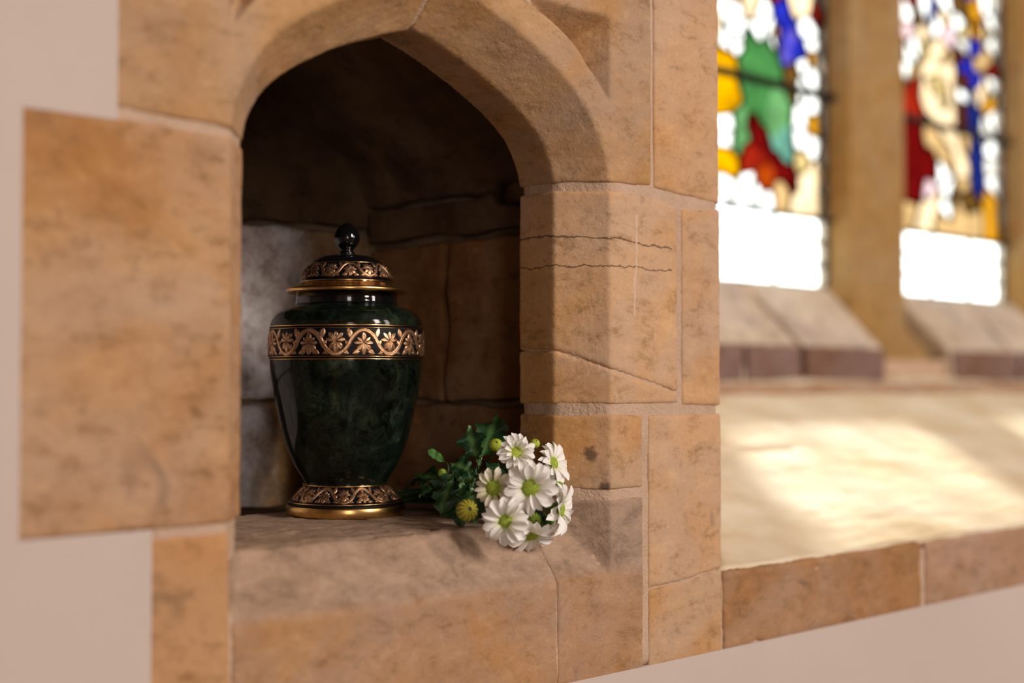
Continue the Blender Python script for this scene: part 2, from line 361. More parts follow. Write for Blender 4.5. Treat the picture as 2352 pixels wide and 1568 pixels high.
# sill of the niche
def worn(p, S):
    """the shelf's front edge has flaked off along a bedding line; a shallow scoop further right"""
    h = 0.0
    if p.z > -0.150 and p.y < 0.90:
        yc = 0.822 + 0.006 * noise.noise(Vector((p.x * 30, 1, 0))) + 0.10 * max(0, p.x - 0.70)
        a = math.exp(-((p.y - yc) / 0.0035) ** 2) * (0.6 + 0.8 * abs(noise.noise(Vector((p.x * 60, 4, 0)))))
        h -= 0.0034 * a * (1.0 if p.x < 0.72 else max(0, 1 - (p.x - 0.72) / 0.05))
        r = math.hypot((p.x - 0.712) / 0.020, (p.y - 0.806) / 0.012); h -= 0.002 * max(0, 1 - r * r)
        h += 0.0012 * noise.noise(Vector((p.x * 40, p.y * 110, 7)))
    return h
stone([(0.5125, ZB), (0.8120, ZB), (0.8120, -0.1135), (0.5125, -0.1135)], S_sill, y1=1.03, amp=0.0014, edge=0.0016, fine=0.0005, fn=worn, label='worn sill block under the urn')
stone([(0.8126, ZB), (0.9165, ZB), (0.9165, -0.0965), (0.8126, -0.0965)], S_sill, amp=0.0010, edge=0.0010)
stone([(0.8130, -0.20), (0.93, -0.20), (0.93, -0.1140), (0.8130, -0.1140)], S_sill, y0=Y1 + 0.001, y1=1.03, cut=(), voxel=0.003)
stone([(0.46, -0.20), (0.5115, -0.20), (0.5115, -0.1137), (0.46, -0.1137)], S_sill, y0=Y1 + 0.001, y1=1.03, cut=(), voxel=0.003)
stone([(0.46, -0.20), (0.93, -0.20), (0.93, -0.1185), (0.46, -0.1185)], S_vault, y0=1.036, y1=1.20, cut=(), voxel=0.004, amp=0.002)
# mortar bedding flush behind the stone faces
mo = carve('mortar', prism_bm([(0.4262, 0.44), (0.4262, 0.1600), (0.3700, 0.1580), (0.3700, -0.0900), (0.4540, -0.0935), (0.4540, ZB + .002), (0.53, ZB + .002), (0.53, -0.09), (0.795, -0.09), (0.795, ZB + .002), (1.0220, ZB + .002), (1.0210, 0.44)], D + 0.0008, Y1 - 0.002), M_mortar, wall, (CUTM, SPR2, SPL2), voxel=0.004, amp=0.0006, fine=0.0004)

# chamber walls
def block(x0, x1, y0, y1, z0, z1, mat, **kw):
    bm = bmesh.new(); add_box(bm, x0, x1, y0, y1, z0, z1)
    kw.setdefault('seed', len(C.objects) * 0.53)
    return carve('stone', bm, mat, wall, kw.pop('cut', ()), **kw)
YB, XR = 1.135, 0.908
V = dict(voxel=0.004, amp=0.0050, scale=26, fine=0.0016)
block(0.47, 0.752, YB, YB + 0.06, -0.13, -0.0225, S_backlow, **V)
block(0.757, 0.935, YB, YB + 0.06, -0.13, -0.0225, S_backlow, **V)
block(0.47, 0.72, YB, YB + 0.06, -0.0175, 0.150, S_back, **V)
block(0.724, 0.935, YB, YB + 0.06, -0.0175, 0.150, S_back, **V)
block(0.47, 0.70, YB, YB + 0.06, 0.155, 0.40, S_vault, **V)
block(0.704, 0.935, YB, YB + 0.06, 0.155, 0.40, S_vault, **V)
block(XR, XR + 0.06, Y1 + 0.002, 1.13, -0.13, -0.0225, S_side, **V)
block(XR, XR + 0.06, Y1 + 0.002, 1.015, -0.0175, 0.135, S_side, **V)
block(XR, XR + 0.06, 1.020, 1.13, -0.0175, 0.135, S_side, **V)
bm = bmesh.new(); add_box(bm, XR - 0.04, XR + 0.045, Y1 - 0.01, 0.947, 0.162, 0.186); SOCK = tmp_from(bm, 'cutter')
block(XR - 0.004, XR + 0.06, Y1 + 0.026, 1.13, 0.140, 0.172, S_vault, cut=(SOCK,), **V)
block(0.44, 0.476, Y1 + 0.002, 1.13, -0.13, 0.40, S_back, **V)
# vault: slab following the arch, offset outwards
vo_in = [(x, max(z, 0.174)) for x, z in outline(ARCH_IN, 0.174, 0.062)[:26]]
half = [(0, .325), (.06, .305), (.12, .275), (.17, .235), (.205, .20), (.2165, .176)]
arc = catmull(half, 5); arcL = [(CX - x, z) for x, z in arc][::-1]; arcR = [(CX + x, z) for x, z in arc[1:]]
poly = arcL + arcR + [(0.95, 0.176), (0.95, 0.40), (0.45, 0.40), (0.45, 0.176)]
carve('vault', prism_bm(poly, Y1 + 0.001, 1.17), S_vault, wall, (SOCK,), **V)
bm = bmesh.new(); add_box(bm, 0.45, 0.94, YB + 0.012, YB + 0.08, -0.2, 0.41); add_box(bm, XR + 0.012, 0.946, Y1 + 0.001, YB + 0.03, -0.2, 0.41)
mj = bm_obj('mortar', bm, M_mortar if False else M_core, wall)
for c in (CUT, CUTM, SPR, SPL, SPR2, SPL2, SOCK): bpy.data.objects.remove(c)

# fascia stones under the sloping window sill
V2 = dict(voxel=0.0035, amp=0.0015, fine=0.0008)
for x0, x1, zt, m in [(1.0260, 1.3720, -0.1700, S_fascia), (1.3800, 1.83, -0.1715, S_fascia2), (1.838, 2.5, -0.171, S_fascia), (2.508, 4.2, -0.171, S_fascia2)]:
    block(x0, x1, D - 0.0006, D + 0.10, ZB, zt, m, edge=0.004 if x0 < 1.1 else 0.0012, **V2)
bm = bmesh.new(); add_box(bm, 1.02, XER, D + 0.002, D + 0.09, ZB + 0.002, -0.178)
bm_obj('mortar', bm, M_mortar, wall)
# sloping sill slab
bm = bmesh.new()
NX, NY = 140, 120
def sill_z(y): return -0.1695 + (y - D) * (0.006 + 0.1695) / (1.375 - D)
grid = []
for j in range(NY + 1):
    y = D + 0.006 + (1.40 - D - 0.006) * j / NY; row = []
    xl = 1.015 + (y - D) * 1.05; xr = XER + 0.02 - (y - D) * 0.25
    for i in range(NX + 1):
        x = xl + (xr - xl) * i / NX
        z = sill_z(y) + 0.004 * noise.noise(Vector((x * 7, y * 7, 0))) + 0.0022 * noise.noise(Vector((x * 24, y * 24, 3))) + 0.002 * noise.noise(Vector((x * 60, y * 60, 9)))
        if x < 1.554 and abs(y - 1.065) < 0.006: z -= 0.006
        row.append(bm.verts.new((x, y, z)))
    grid.append(row)
for j in range(NY):
    for i in range(NX): bm.faces.new((grid[j][i], grid[j][i + 1], grid[j + 1][i + 1], grid[j + 1][i]))
ex = bmesh.ops.extrude_face_region(bm, geom=bm.faces[:])
for v in ex['geom']:
    if isinstance(v, bmesh.types.BMVert): v.co.z -= 0.09 if v.co.y > D + .2 else 0.06
sill = bm_obj('trim_1', bm, M_sillplaster, smooth=True); tag(sill, kind='structure')

# window ledges (weathered, sloped tops), mullion feet and mullions
G = 1.50
def ledge(x0, x1, mat, zf=0.0587, yf=1.37, zb=0.176, seed=0, parent=sill):
    bm = bmesh.new()
    pts = [(yf, -0.05), (G + 0.12, -0.05), (G + 0.12, zb), (G - 0.012, zb), (yf, zf)]
    a = [bm.verts.new((x0, y, z)) for y, z in pts]; b = [bm.verts.new((x1, y, z)) for y, z in pts]
    n = len(pts); bm.faces.new(a); bm.faces.new(b[::-1])
    for i in range(n): bm.faces.new((a[i], b[i], b[(i + 1) % n], a[(i + 1) % n]))
    return carve('stone', bm, mat, parent, (), voxel=0.006, amp=0.004, fine=0.001, scale=15, seed=seed)
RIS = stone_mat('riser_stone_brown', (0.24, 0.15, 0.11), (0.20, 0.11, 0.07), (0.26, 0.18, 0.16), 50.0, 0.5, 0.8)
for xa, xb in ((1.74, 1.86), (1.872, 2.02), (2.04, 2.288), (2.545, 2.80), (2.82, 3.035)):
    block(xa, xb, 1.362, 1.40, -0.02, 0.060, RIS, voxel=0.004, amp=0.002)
for xa, xb in ((1.60, 1.95), (1.957, 2.38), (2.387, 2.83), (2.837, 3.5)):
    block(xa, xb, 1.285, 1.375, -0.045, -0.004, stone_mat('sill_back_course', (0.42, 0.29, 0.19), (0.36, 0.22, 0.12), (0.42, 0.30, 0.24), 60.0 + xa) if xa < 1.7 else bpy.data.materials['sill_back_course'], voxel=0.005, amp=0.002)
ledge(1.76, 2.025, S_ledge, seed=1); ledge(2.045, 2.292, S_ledge, seed=2)
ledge(2.296, 2.535, S_win, zf=0.015, yf=1.385, zb=0.145, seed=3)
ledge(2.54, 2.80, S_ledge, seed=4); ledge(2.82, 3.04, S_ledge, seed=5)
ledge(3.045, 3.26, S_win, zf=0.015, yf=1.385, zb=0.145, seed=6)
ledge(3.265, 4.06, S_ledge, seed=7)
bm = bmesh.new(); add_box(bm, 1.78, 4.04, 1.385, G + 0.1, -0.06, 0.04); bm_obj('mortar', bm, M_mortar, sill)
def mullion(name, x0, x1):
    """plan: nose towards the nave, hollow chamfers back to the glass line"""
    xs = [(x0, G + 0.02), (x0 + 0.004, G - 0.004), (x0 + 0.012, G - 0.028), (x0 + 0.018, G - 0.042), (x1 - 0.018, G - 0.042), (x1 - 0.012, G - 0.028), (x1 - 0.004, G - 0.004), (x1, G + 0.02), (x1 - 0.05, G + 0.03), (x0 + 0.05, G + 0.03)]
    bm = quadprism(xs, 0.03, 1.36)
    for f in (0.2, 0.45, 0.7): pass
    o = bm_obj(name, bm, S_win); tag(o, kind='structure'); return o
mullion('trim_2', 2.308, 2.540); mullion('trim_3', 3.022, 3.26)

# ------------------------------------------------------------------ stained glass
def glass_mat(name, c, vary=0.25, thin=1.0):
    t = NT(name); n = t.noise(t.pos(), 22, 3, 0.6)
    k = 1.0 / SKY
    base = tuple(min(1.0, x * k) for x in c); lo = tuple(min(1.0, x * k * (1 - vary)) for x in c); hi = tuple(min(1.0, x * k * (1 + vary)) for x in c)
    col = t.ramp(n, [(0.3, lo), (0.5, base), (0.7, hi)])
    tr = t.n('ShaderNodeBsdfTransparent'); t.l(col, tr.inputs[0])
    tl = t.n('ShaderNodeBsdfTranslucent'); t.l(col, tl.inputs[0])
    gl = t.n('ShaderNodeBsdfGlossy'); gl.inputs['Roughness'].default_value = 0.15
    m1 = t.n('ShaderNodeMixShader'); m1.inputs[0].default_value = 0.12; t.l(tr.outputs[0], m1.inputs[1]); t.l(tl.outputs[0], m1.inputs[2])
    m2 = t.n('ShaderNodeMixShader'); m2.inputs[0].default_value = 0.004; t.l(m1.outputs[0], m2.inputs[1]); t.l(gl.outputs[0], m2.inputs[2])
    t.l(m2.outputs[0], t.out.inputs[0]); return t.m
GC = dict(W=(2.6, 2.55, 2.35), C=(1.7, 1.25, 0.72), K=(4.6, 5.0, 4.8), Y=(1.1, 0.78, 0.30), A=(1.15, 0.50, 0.02), O=(1.2, 0.55, 0.0),
          G=(0.085, 0.30, 0.075), L=(0.19, 0.47, 0.16), T=(0.20, 0.50, 0.36), B=(0.03, 0.04, 0.62), P=(0.16, 0.12, 0.68), N=(0.015, 0.03, 0.22),
          R=(0.42, 0.02, 0.006), D=(0.20, 0.004, 0.004), X=(0.75, 0.09, 0.004), E=(0.22, 0.10, 0.02), F=(1.0, 0.62, 0.25), Q=(1.6, 1.1, 1.1), H=(1.6, 1.5, 1.3), Z=(0.14, 0.03, 0.02))
GM = {k: glass_mat('glass_' + {'W': 'white', 'C': 'cream', 'K': 'clear', 'Y': 'yellow', 'A': 'amber', 'O': 'orange', 'G': 'green', 'L': 'leaf_green', 'T': 'sea_green', 'B': 'blue', 'P': 'violet', 'N': 'navy', 'R': 'red', 'D': 'dark_red', 'X': 'flame', 'E': 'brown', 'F': 'tan', 'Q': 'rose', 'H': 'pale', 'Z': 'maroon'}[k], v, 0.12 if k in 'WKH' else 0.35) for k, v in GC.items()}
def crop6(cx, cy):
    p = at(1620 + cx / 2.1776, cy / 2.1776, G); return (p.x, p.z)
L1 = """W 130 60;W 100 200;W 160 230;W 150 140;W 280 60;W 310 150;C 240 20;W 340 200;B 390 40;B 400 120;P 420 200;P 410 280;B 445 250;B 385 200;
C 500 20;W 520 150;W 530 230;A 533 290;W 530 380;W 525 520;A 538 630;W 530 720;W 490 320;W 480 600;W 475 450;W 485 690;
H 605 60;H 605 180;H 605 300;H 605 450;H 605 620;H 605 800;H 605 950;H 605 1040;
O 85 290;O 125 320;O 110 420;O 140 480;O 90 530;G 225 235;G 195 300;G 265 300;G 240 365;G 330 290;G 350 375;G 310 240;G 215 430;G 270 450;G 230 520;G 280 565;
L 380 480;L 390 560;L 350 640;T 390 700;T 400 765;L 335 590;T 350 720;E 430 370;E 438 440;W 100 610;W 110 700;L 185 590;L 190 670;L 165 720;
O 110 780;O 140 820;D 240 620;D 265 690;R 215 770;D 305 750;R 200 820;X 310 850;D 375 850;D 415 885;R 290 800;X 290 900;D 340 800;
W 120 950;W 210 900;W 260 960;W 180 1010;W 100 1020;W 300 1010;F 385 950;F 395 1030;Y 480 820;C 500 900;C 510 1000;C 490 1075;C 440 1055;C 560 880;C 565 1010"""
L2 = """W 1010 50;Q 1020 170;W 1010 260;W 1010 350;W 1100 50;W 1150 100;W 1200 30;Q 1215 180;W 1270 120;H 1290 220;E 1290 50;A 1350 80;A 1360 150;A 1340 20;E 1260 10;
C 1120 260;C 1130 350;C 1110 450;C 1190 260;C 1210 350;C 1150 520;C 1220 480;C 1230 580;C 1200 640;C 1080 160;E 1065 90;Z 1275 290;Z 1290 400;Z 1285 520;Z 1280 600;
B 1345 240;B 1330 330;B 1350 400;N 1340 480;N 1340 560;N 1350 640;N 1350 720;N 1355 800;N 1360 880;N 1362 940;R 1040 410;R 1030 480;R 1035 550;D 1050 640;D 1060 700;D 1080 780;D 1035 840;D 1060 900;D 1115 800;D 1035 960;D 1130 850;
F 1120 680;F 1170 730;F 1215 800;C 1240 680;C 1260 760;C 1285 850;F 1290 930;E 1300 990;E 1340 1010;F 1300 700;W 1190 870;W 1210 950;Q 1125 950;W 1200 1030;C 1150 1000;
F 1030 1060;C 1080 1110;C 1120 1060;F 1180 1110;F 1270 1090;F 1350 1100;A 1420 1000;A 1430 1080;A 1440 1150;F 1265 1030;E 1240 990;
W 1440 20;W 1430 130;W 1430 220;F 1410 290;W 1430 420;A 1420 520;W 1440 600;W 1430 740;H 1430 840;W 1440 920;H 1400 660;C 1400 160;C 1400 450;H 1492 100;H 1492 300;H 1492 500;H 1492 700;H 1492 900;H 1492 1100"""
def parse(s):
    out = []
    for t in s.replace('\n', '').split(';'):
        k, x, y = t.split(); out.append((k, *crop6(float(x), float(y))))
    return out
def clip(poly, nx, nz, c):
    out = []
    for i in range(len(poly)):
        a, b = poly[i], poly[(i + 1) % len(poly)]; da = nx * a[0] + nz * a[1] - c; db = nx * b[0] + nz * b[1] - c
        if da <= 0: out.append(a)
        if (da < 0 < db) or (db < 0 < da):
            t = da / (da - db); out.append((a[0] + (b[0] - a[0]) * t, a[1] + (b[1] - a[1]) * t))
    return out
def inset(poly, d):
    n = len(poly); cx = sum(p[0] for p in poly) / n; cz = sum(p[1] for p in poly) / n; q = list(poly)
    for i in range(n):
        a, b = poly[i], poly[(i + 1) % n]; ex, ez = b[0] - a[0], b[1] - a[1]; L = math.hypot(ex, ez)
        if L < 1e-5: continue
        nx, nz = ez / L, -ex / L; c = nx * a[0] + nz * a[1]
        if nx * cx + nz * cz > c: nx, nz, c = -nx, -nz, -c
        q = clip(q, nx, nz, c - d)
        if len(q) < 3: return None
    return q
def make_window(name, x0, x1, z0, zclear, z1, seeds, colours):
    root = empty(name, ((x0 + x1) / 2, G, z0)); tag(root, kind='structure')
    off = Vector((-(x0 + x1) / 2, -G, -z0))
    rnd = random.Random(int(x0 * 100))
    top = max([s[2] for s in seeds], default=zclear)
    z = (0.62 if seeds else zclear + 0.03)
    pts = list(seeds)
    while z < z1 + 0.05:
        x = x0 + 0.03
        while x < x1:
            pts.append((rnd.choice(colours), x + rnd.uniform(-.015, .015), z + rnd.uniform(-.02, .02))); x += 0.065
        z += 0.075
    if seeds:                                       # strip hidden behind the quoin
        zz = zclear + 0.03
        while zz < 0.6:
            if x0 < 1.9: pts.append((rnd.choice('WCGY'), x0 + 0.03, zz))
            zz += 0.06
    cells = []
    for i, (k, px, pz) in enumerate(pts):
        poly = [(x0, zclear), (x1, zclear), (x1, z1), (x0, z1)]
        for j, (_, qx, qz) in enumerate(pts):
            if i == j or (qx - px) ** 2 + (qz - pz) ** 2 > 0.36 ** 2: continue
            nx, nz = qx - px, qz - pz
            poly = clip(poly, nx, nz, (qx * qx + qz * qz - px * px - pz * pz) / 2)
            if len(poly) < 3: break
        if len(poly) >= 3: cells.append((k, poly))
    ncol = 3
    NR = 3
    for i in range(ncol):                           # clear quarries of the bottom panel
        for r in range(NR):
            xa, xb = x0 + (x1 - x0) * i / ncol, x0 + (x1 - x0) * (i + 1) / ncol
            za, zb = z0 + (zclear - z0) * r / NR, z0 + (zclear - z0) * (r + 1) / NR
            cells.append(('K', [(xa, za), (xb, za), (xb, zb), (xa, zb)]))
    lead_v, lead_f = [], []
    for k, poly in cells:
        q = []
        for p in poly:
            if not q or math.hypot(p[0] - q[-1][0], p[1] - q[-1][1]) > 0.0015: q.append(p)
        if len(q) > 2 and math.hypot(q[0][0] - q[-1][0], q[0][1] - q[-1][1]) <= 0.0015: q.pop()
        if len(q) < 3: continue
        ins = [p for i_, p in enumerate(poly) if math.hypot(p[0] - poly[i_ - 1][0], p[1] - poly[i_ - 1][1]) > 1e-5]
        if len(ins) < 3: continue
        if not ins: continue
        n = len(ins)
        vs_ = [Vector((x, G, z)) + off for x, z in ins] + [Vector((x, G + 0.003, z)) + off for x, z in ins]
        fs = [tuple(range(n)), tuple(range(2 * n - 1, n - 1, -1))]
        # a single sheet: the back face would tint twice
        me = bpy.data.meshes.new('pane'); me.from_pydata([tuple(v) for v in vs_[:n]], [], fs[:1]); me.update()
        mesh_obj('pane', me, GM[k], root)
        # cames: little bars along every edge
        for i in range(len(q)):
            a, b = q[i], q[(i + 1) % len(q)]; ex, ez = b[0] - a[0], b[1] - a[1]; L = math.hypot(ex, ez)
            mx_, mz_ = (a[0] + b[0]) / 2, (a[1] + b[1]) / 2
            if k not in 'KW' and x0 + .005 < mx_ < x1 - .005 and zclear + .005 < mz_:
                nb = sorted(pts, key=lambda s_: (s_[1] - mx_) ** 2 + (s_[2] - mz_) ** 2)[:2]
                fam = lambda c_: 'GLT'.find(c_) >= 0 and 'g' or 'BPN'.find(c_) >= 0 and 'b' or 'RDX'.find(c_) >= 0 and 'r' or 'AO'.find(c_) >= 0 and 'o' or c_
                if fam(nb[0][0]) == fam(nb[1][0]): continue
            hw = 0.0030 if k in 'K' else 0.0026
            nx, nz = ez / L * hw, -ex / L * hw
            s = len(lead_v)
            for y in (G - 0.003, G + 0.003):
                for (p, sg) in ((a, 1), (b, 1), (b, -1), (a, -1)):
                    lead_v.append(Vector((p[0] + nx * sg, y, p[1] + nz * sg)) + off)
            lead_f += [(s, s + 1, s + 2, s + 3), (s + 7, s + 6, s + 5, s + 4), (s, s + 4, s + 5, s + 1), (s + 2, s + 6, s + 7, s + 3)]
    lo = pydata('lead_came', lead_v, lead_f, M_lead, root); lo['kind'] = 'stuff'
    for zb, r in ((0.536, 0.008), (zclear, 0.0045), (0.95, 0.008)):
        bm = bmesh.new(); bmesh.ops.create_cone(bm, cap_ends=True, segments=10, radius1=r, radius2=r, depth=x1 - x0 + 0.02, matrix=Matrix.Translation(Vector(((x0 + x1) / 2, G - 0.012, zb)) + off) @ Matrix.Rotation(math.pi / 2, 4, 'Y'))
        bm_obj('saddle_bar', bm, M_iron, root, True)
    return root
make_window('window_1', 1.80, 2.308, 0.176, 0.304, 1.36, parse(L1), 'WCGYARB')
make_window('window_2', 2.540, 3.022, 0.176, 0.306, 1.36, parse(L2), 'WCFRBY')
make_window('window_3', 3.26, 4.05, 0.176, 0.306, 1.36, [], 'WWCGYR')

# ------------------------------------------------------------------ the nave behind the camera
def struct_box(name, b, mat):
    bm = bmesh.new(); add_box(bm, *b); return tag(bm_obj(name, bm, mat), kind='structure')
struct_box('floor', (-1.6, 7.0, -5.3, D + 1, -1.5, -1.4), M_floor)
struct_box('ceiling', (-1.6, 7.0, -5.3, D + 1, 4.4, 4.5), M_room)
struct_box('wall_left', (-1.7, -1.6, -5.3, D + 1, -1.5, 4.5), M_room)
struct_box('wall_right', (7.0, 7.1, -5.3, D + 1, -1.5, 4.5), M_room)
struct_box('wall_back', (-1.7, 7.1, -5.4, -5.3, -1.5, 4.5), M_room)

# ------------------------------------------------------------------ the urn
S = 1.0 / 2678.0
def hz(y): return (1180.0 - y) * S
def lathe(name, prof, mat, parent, seg=144, smooth=True, sub=1):
    """prof: list of (radius px, y px) from the photograph's silhouette, turned on the urn's axis"""
    P = [(r * S, hz(y)) for r, y in prof]; bm = bmesh.new(); rings = []
    for r, z in P:
        if r < 1e-6: rings.append([bm.verts.new((0, 0, z))])
        else: rings.append([bm.verts.new((r * math.cos(2 * math.pi * i / seg), r * math.sin(2 * math.pi * i / seg), z)) for i in range(seg)])
    for a, b in zip(rings[:-1], rings[1:]):
        for i in range(seg):
            j = (i + 1) % seg
            if len(a) == 1: bm.faces.new((a[0], b[i], b[j]))
            elif len(b) == 1: bm.faces.new((a[i], a[j], b[0]))
            else: bm.faces.new((a[i], a[j], b[j], b[i]))
    return bm_obj(name, bm, mat, parent, smooth)
def smoothp(P, n=6): return catmull(P, n)

def metal(name, c, rough, var=0.2, bump=0.0):
    t = NT(name); n = t.noise(t.obj(), 180, 4, 0.6)
    col = t.ramp(n, [(0.35, mul(c, 1 - var)), (0.7, c)])
    nn = t.bump(n, bump, 0.0004) if bump else None
    return t.fin(col, rough, nn, Metallic=1.0)
M_brass = metal('polished_brass', (0.84, 0.50, 0.17), 0.27)
M_line = metal('brass_line', (0.85, 0.52, 0.20), 0.22)
M_bronze = metal('antique_bronze_relief', (0.72, 0.42, 0.23), 0.36, 0.35, 0.6)
t = NT('antique_bronze_relief_aged'); n = t.noise(t.obj(), 260, 5, 0.65); n2 = t.noise(t.obj(), 60, 3, 0.6)
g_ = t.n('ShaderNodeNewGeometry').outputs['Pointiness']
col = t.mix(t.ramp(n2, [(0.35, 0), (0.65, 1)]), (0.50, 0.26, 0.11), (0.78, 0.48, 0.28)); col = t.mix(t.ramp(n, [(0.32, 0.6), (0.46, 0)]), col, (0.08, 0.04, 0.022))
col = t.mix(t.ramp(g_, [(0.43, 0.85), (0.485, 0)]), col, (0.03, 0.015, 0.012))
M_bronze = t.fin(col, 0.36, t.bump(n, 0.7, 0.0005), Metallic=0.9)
M_black = NT('black_lacquer').fin((0.004, 0.004, 0.005), 0.08, Coat_Weight=0.3)
M_ground = NT('relief_ground').fin((0.004, 0.0035, 0.004), 0.45, Specular_IOR_Level=0.15)
t = NT('green_black_marble'); Po = t.mapping(t.obj(), scale=(1, 1, 0.75))
a1 = t.noise(Po, 34, 10, 0.72, 0.9); a2 = t.noise(t.mapping(t.obj(), loc=(4, 2, 1)), 75, 8, 0.7, 0.8); a3 = t.noise(t.mapping(t.obj(), loc=(9, 1, 5)), 16, 6, 0.6, 0.5)
c = t.ramp(a1, [(0.42, (0.0008, 0.0011, 0.0009)), (0.50, (0.003, 0.0055, 0.0035)), (0.58, (0.010, 0.018, 0.010)), (0.66, (0.040, 0.050, 0.030)), (0.78, (0.11, 0.115, 0.075))])
c = t.mix(t.ramp(a2, [(0.42, 0.0), (0.72, 0.6)]), c, (0.030, 0.042, 0.022)); c = t.mix(t.ramp(a3, [(0.45, 0.0), (0.6, 0.75)]), c, (0.003, 0.006, 0.0045))
vn = t.n('ShaderNodeTexVoronoi', feature='DISTANCE_TO_EDGE'); t.l(t.mix(0.12, t.obj(), t.n('ShaderNodeTexNoise').outputs[1]), vn.inputs['Vector']); vn.inputs['Scale'].default_value = 16
c = t.mix(t.ramp(vn.outputs[0], [(0.0, 0.8), (0.012, 0)]), c, (0.001, 0.001, 0.001))
M_marble = t.fin(c, 0.10, None, Coat_Weight=0.05, Coat_Roughness=0.04, Specular_IOR_Level=0.22)

ub = at(795, 1180, 0.97); UZ = -0.1132
urn = empty('cremation_urn', (ub.x, ub.y, UZ)); tag(urn, 'green-black marbled metal urn with bronze leaf bands, standing in the stone niche', 'urn')
base = lathe('base_ring', [(0, 1180), (131, 1180), (134.5, 1178), (136, 1174), (136, 1160), (134.5, 1157), (132, 1156), (0, 1156)], M_brass, urn)
foot_prof = [(130, 1156), (131, 1153), (130, 1150), (126, 1147), (121, 1142), (115, 1135), (108, 1127), (102, 1120), (98, 1114.5), (96.5, 1112)]
foot = lathe('foot', [(0, 1157), (132.5, 1157), (133, 1154)] + foot_prof[1:] + [(0, 1112)], M_ground, urn)
ring1 = lathe('foot_ring', [(94, 1112.5), (98, 1112.5), (99, 1111), (98.2, 1109.5), (95.5, 1108.6), (90, 1108.6)], M_line, urn)
lathe('foot_ring', [(127, 1150.5), (129.8, 1150.8), (130.3, 1149.5), (127.5, 1147.8), (125, 1148)], M_line, urn)
body_prof = smoothp([(93.5, 1109), (94.5, 1104), (106, 1085), (121, 1061), (140, 1013), (153.5, 959), (164.5, 908), (172, 865), (175.3, 830)]) 
lathe('body', [(0, 1109)] + body_prof + [(175.5, 826), (0, 826)], M_marble, urn)
band_prof = [(175.6, 827), (176.2, 822), (176.6, 806), (176.6, 790), (176.3, 774), (175.6, 760), (175, 754)]
band = lathe('relief_band', [(0, 827.5)] + band_prof + [(0, 753.5)], M_ground, urn)
lathe('band_line', [(174, 828.5), (177, 828.3), (177.2, 826.2), (174, 826)], M_line, urn)
lathe('band_line', [(175, 822.4), (177.5, 822.2), (177.5, 821.2), (175, 821)], M_line, urn)
lathe('band_line', [(174, 759.5), (176.7, 759.2), (176.6, 758.2), (174, 758)], M_line, urn)
lathe('band_line', [(172, 754.6), (176.0, 754.2), (175.6, 751.0), (172, 750.5)], M_line, urn)
sh = smoothp([(174.6, 752), (173.5, 744), (170, 735), (160, 721.5), (140, 710.5), (126, 706.5)]) 
lathe('shoulder', [(0, 753)] + sh + [(120.5, 704.5), (117.2, 701.5), (0, 701.5)], M_marble, urn)
lathe('neck', [(0, 702), (116.8, 702), (116, 696), (115.5, 690), (115.5, 672), (0, 672)], M_black, urn)
# lid
lid = lathe('lid', smoothp([(108.5, 657.5), (106, 648), (101, 634), (96.5, 624), (86, 610), (72, 598.5), (54, 590), (30, 586.2), (20, 585.6)], 4) + [(0, 585)], M_black, urn)
lathe('lid_rim', [(0, 674.5), (132, 674.5), (137.5, 674), (139, 672.5), (139.2, 667.5), (138, 665), (134, 663.8), (124, 660.8), (114, 656.5), (108.5, 653), (106.5, 651.5), (0, 651.5)], M_brass, urn)
lathe('lid_line', [(103, 650.5), (107.3, 650.2), (106.6, 647.6), (102.4, 647.8)], M_line, urn)
lathe('lid_line', [(101, 645.5), (104.6, 644.6), (104.0, 642.8), (100, 642.4)], M_line, urn)
lathe('lid_line', [(80, 609.0), (84.2, 608.3), (83.0, 606.6), (79, 607.0)], M_line, urn)
lathe('knob_collar', [(0, 587), (22.5, 586.8), (22.8, 585.2), (20, 584.2), (0, 584)], M_line, urn)
lathe('knob', [(0, 585), (20.5, 584.6), (17.5, 580), (14.5, 577), (14.6, 574.5)] + smoothp([(17, 571.5), (24.5, 563), (29.3, 552), (28.8, 541), (23, 527), (13.5, 516.5), (5, 511.8)], 5) + [(0, 511)], M_black, urn)

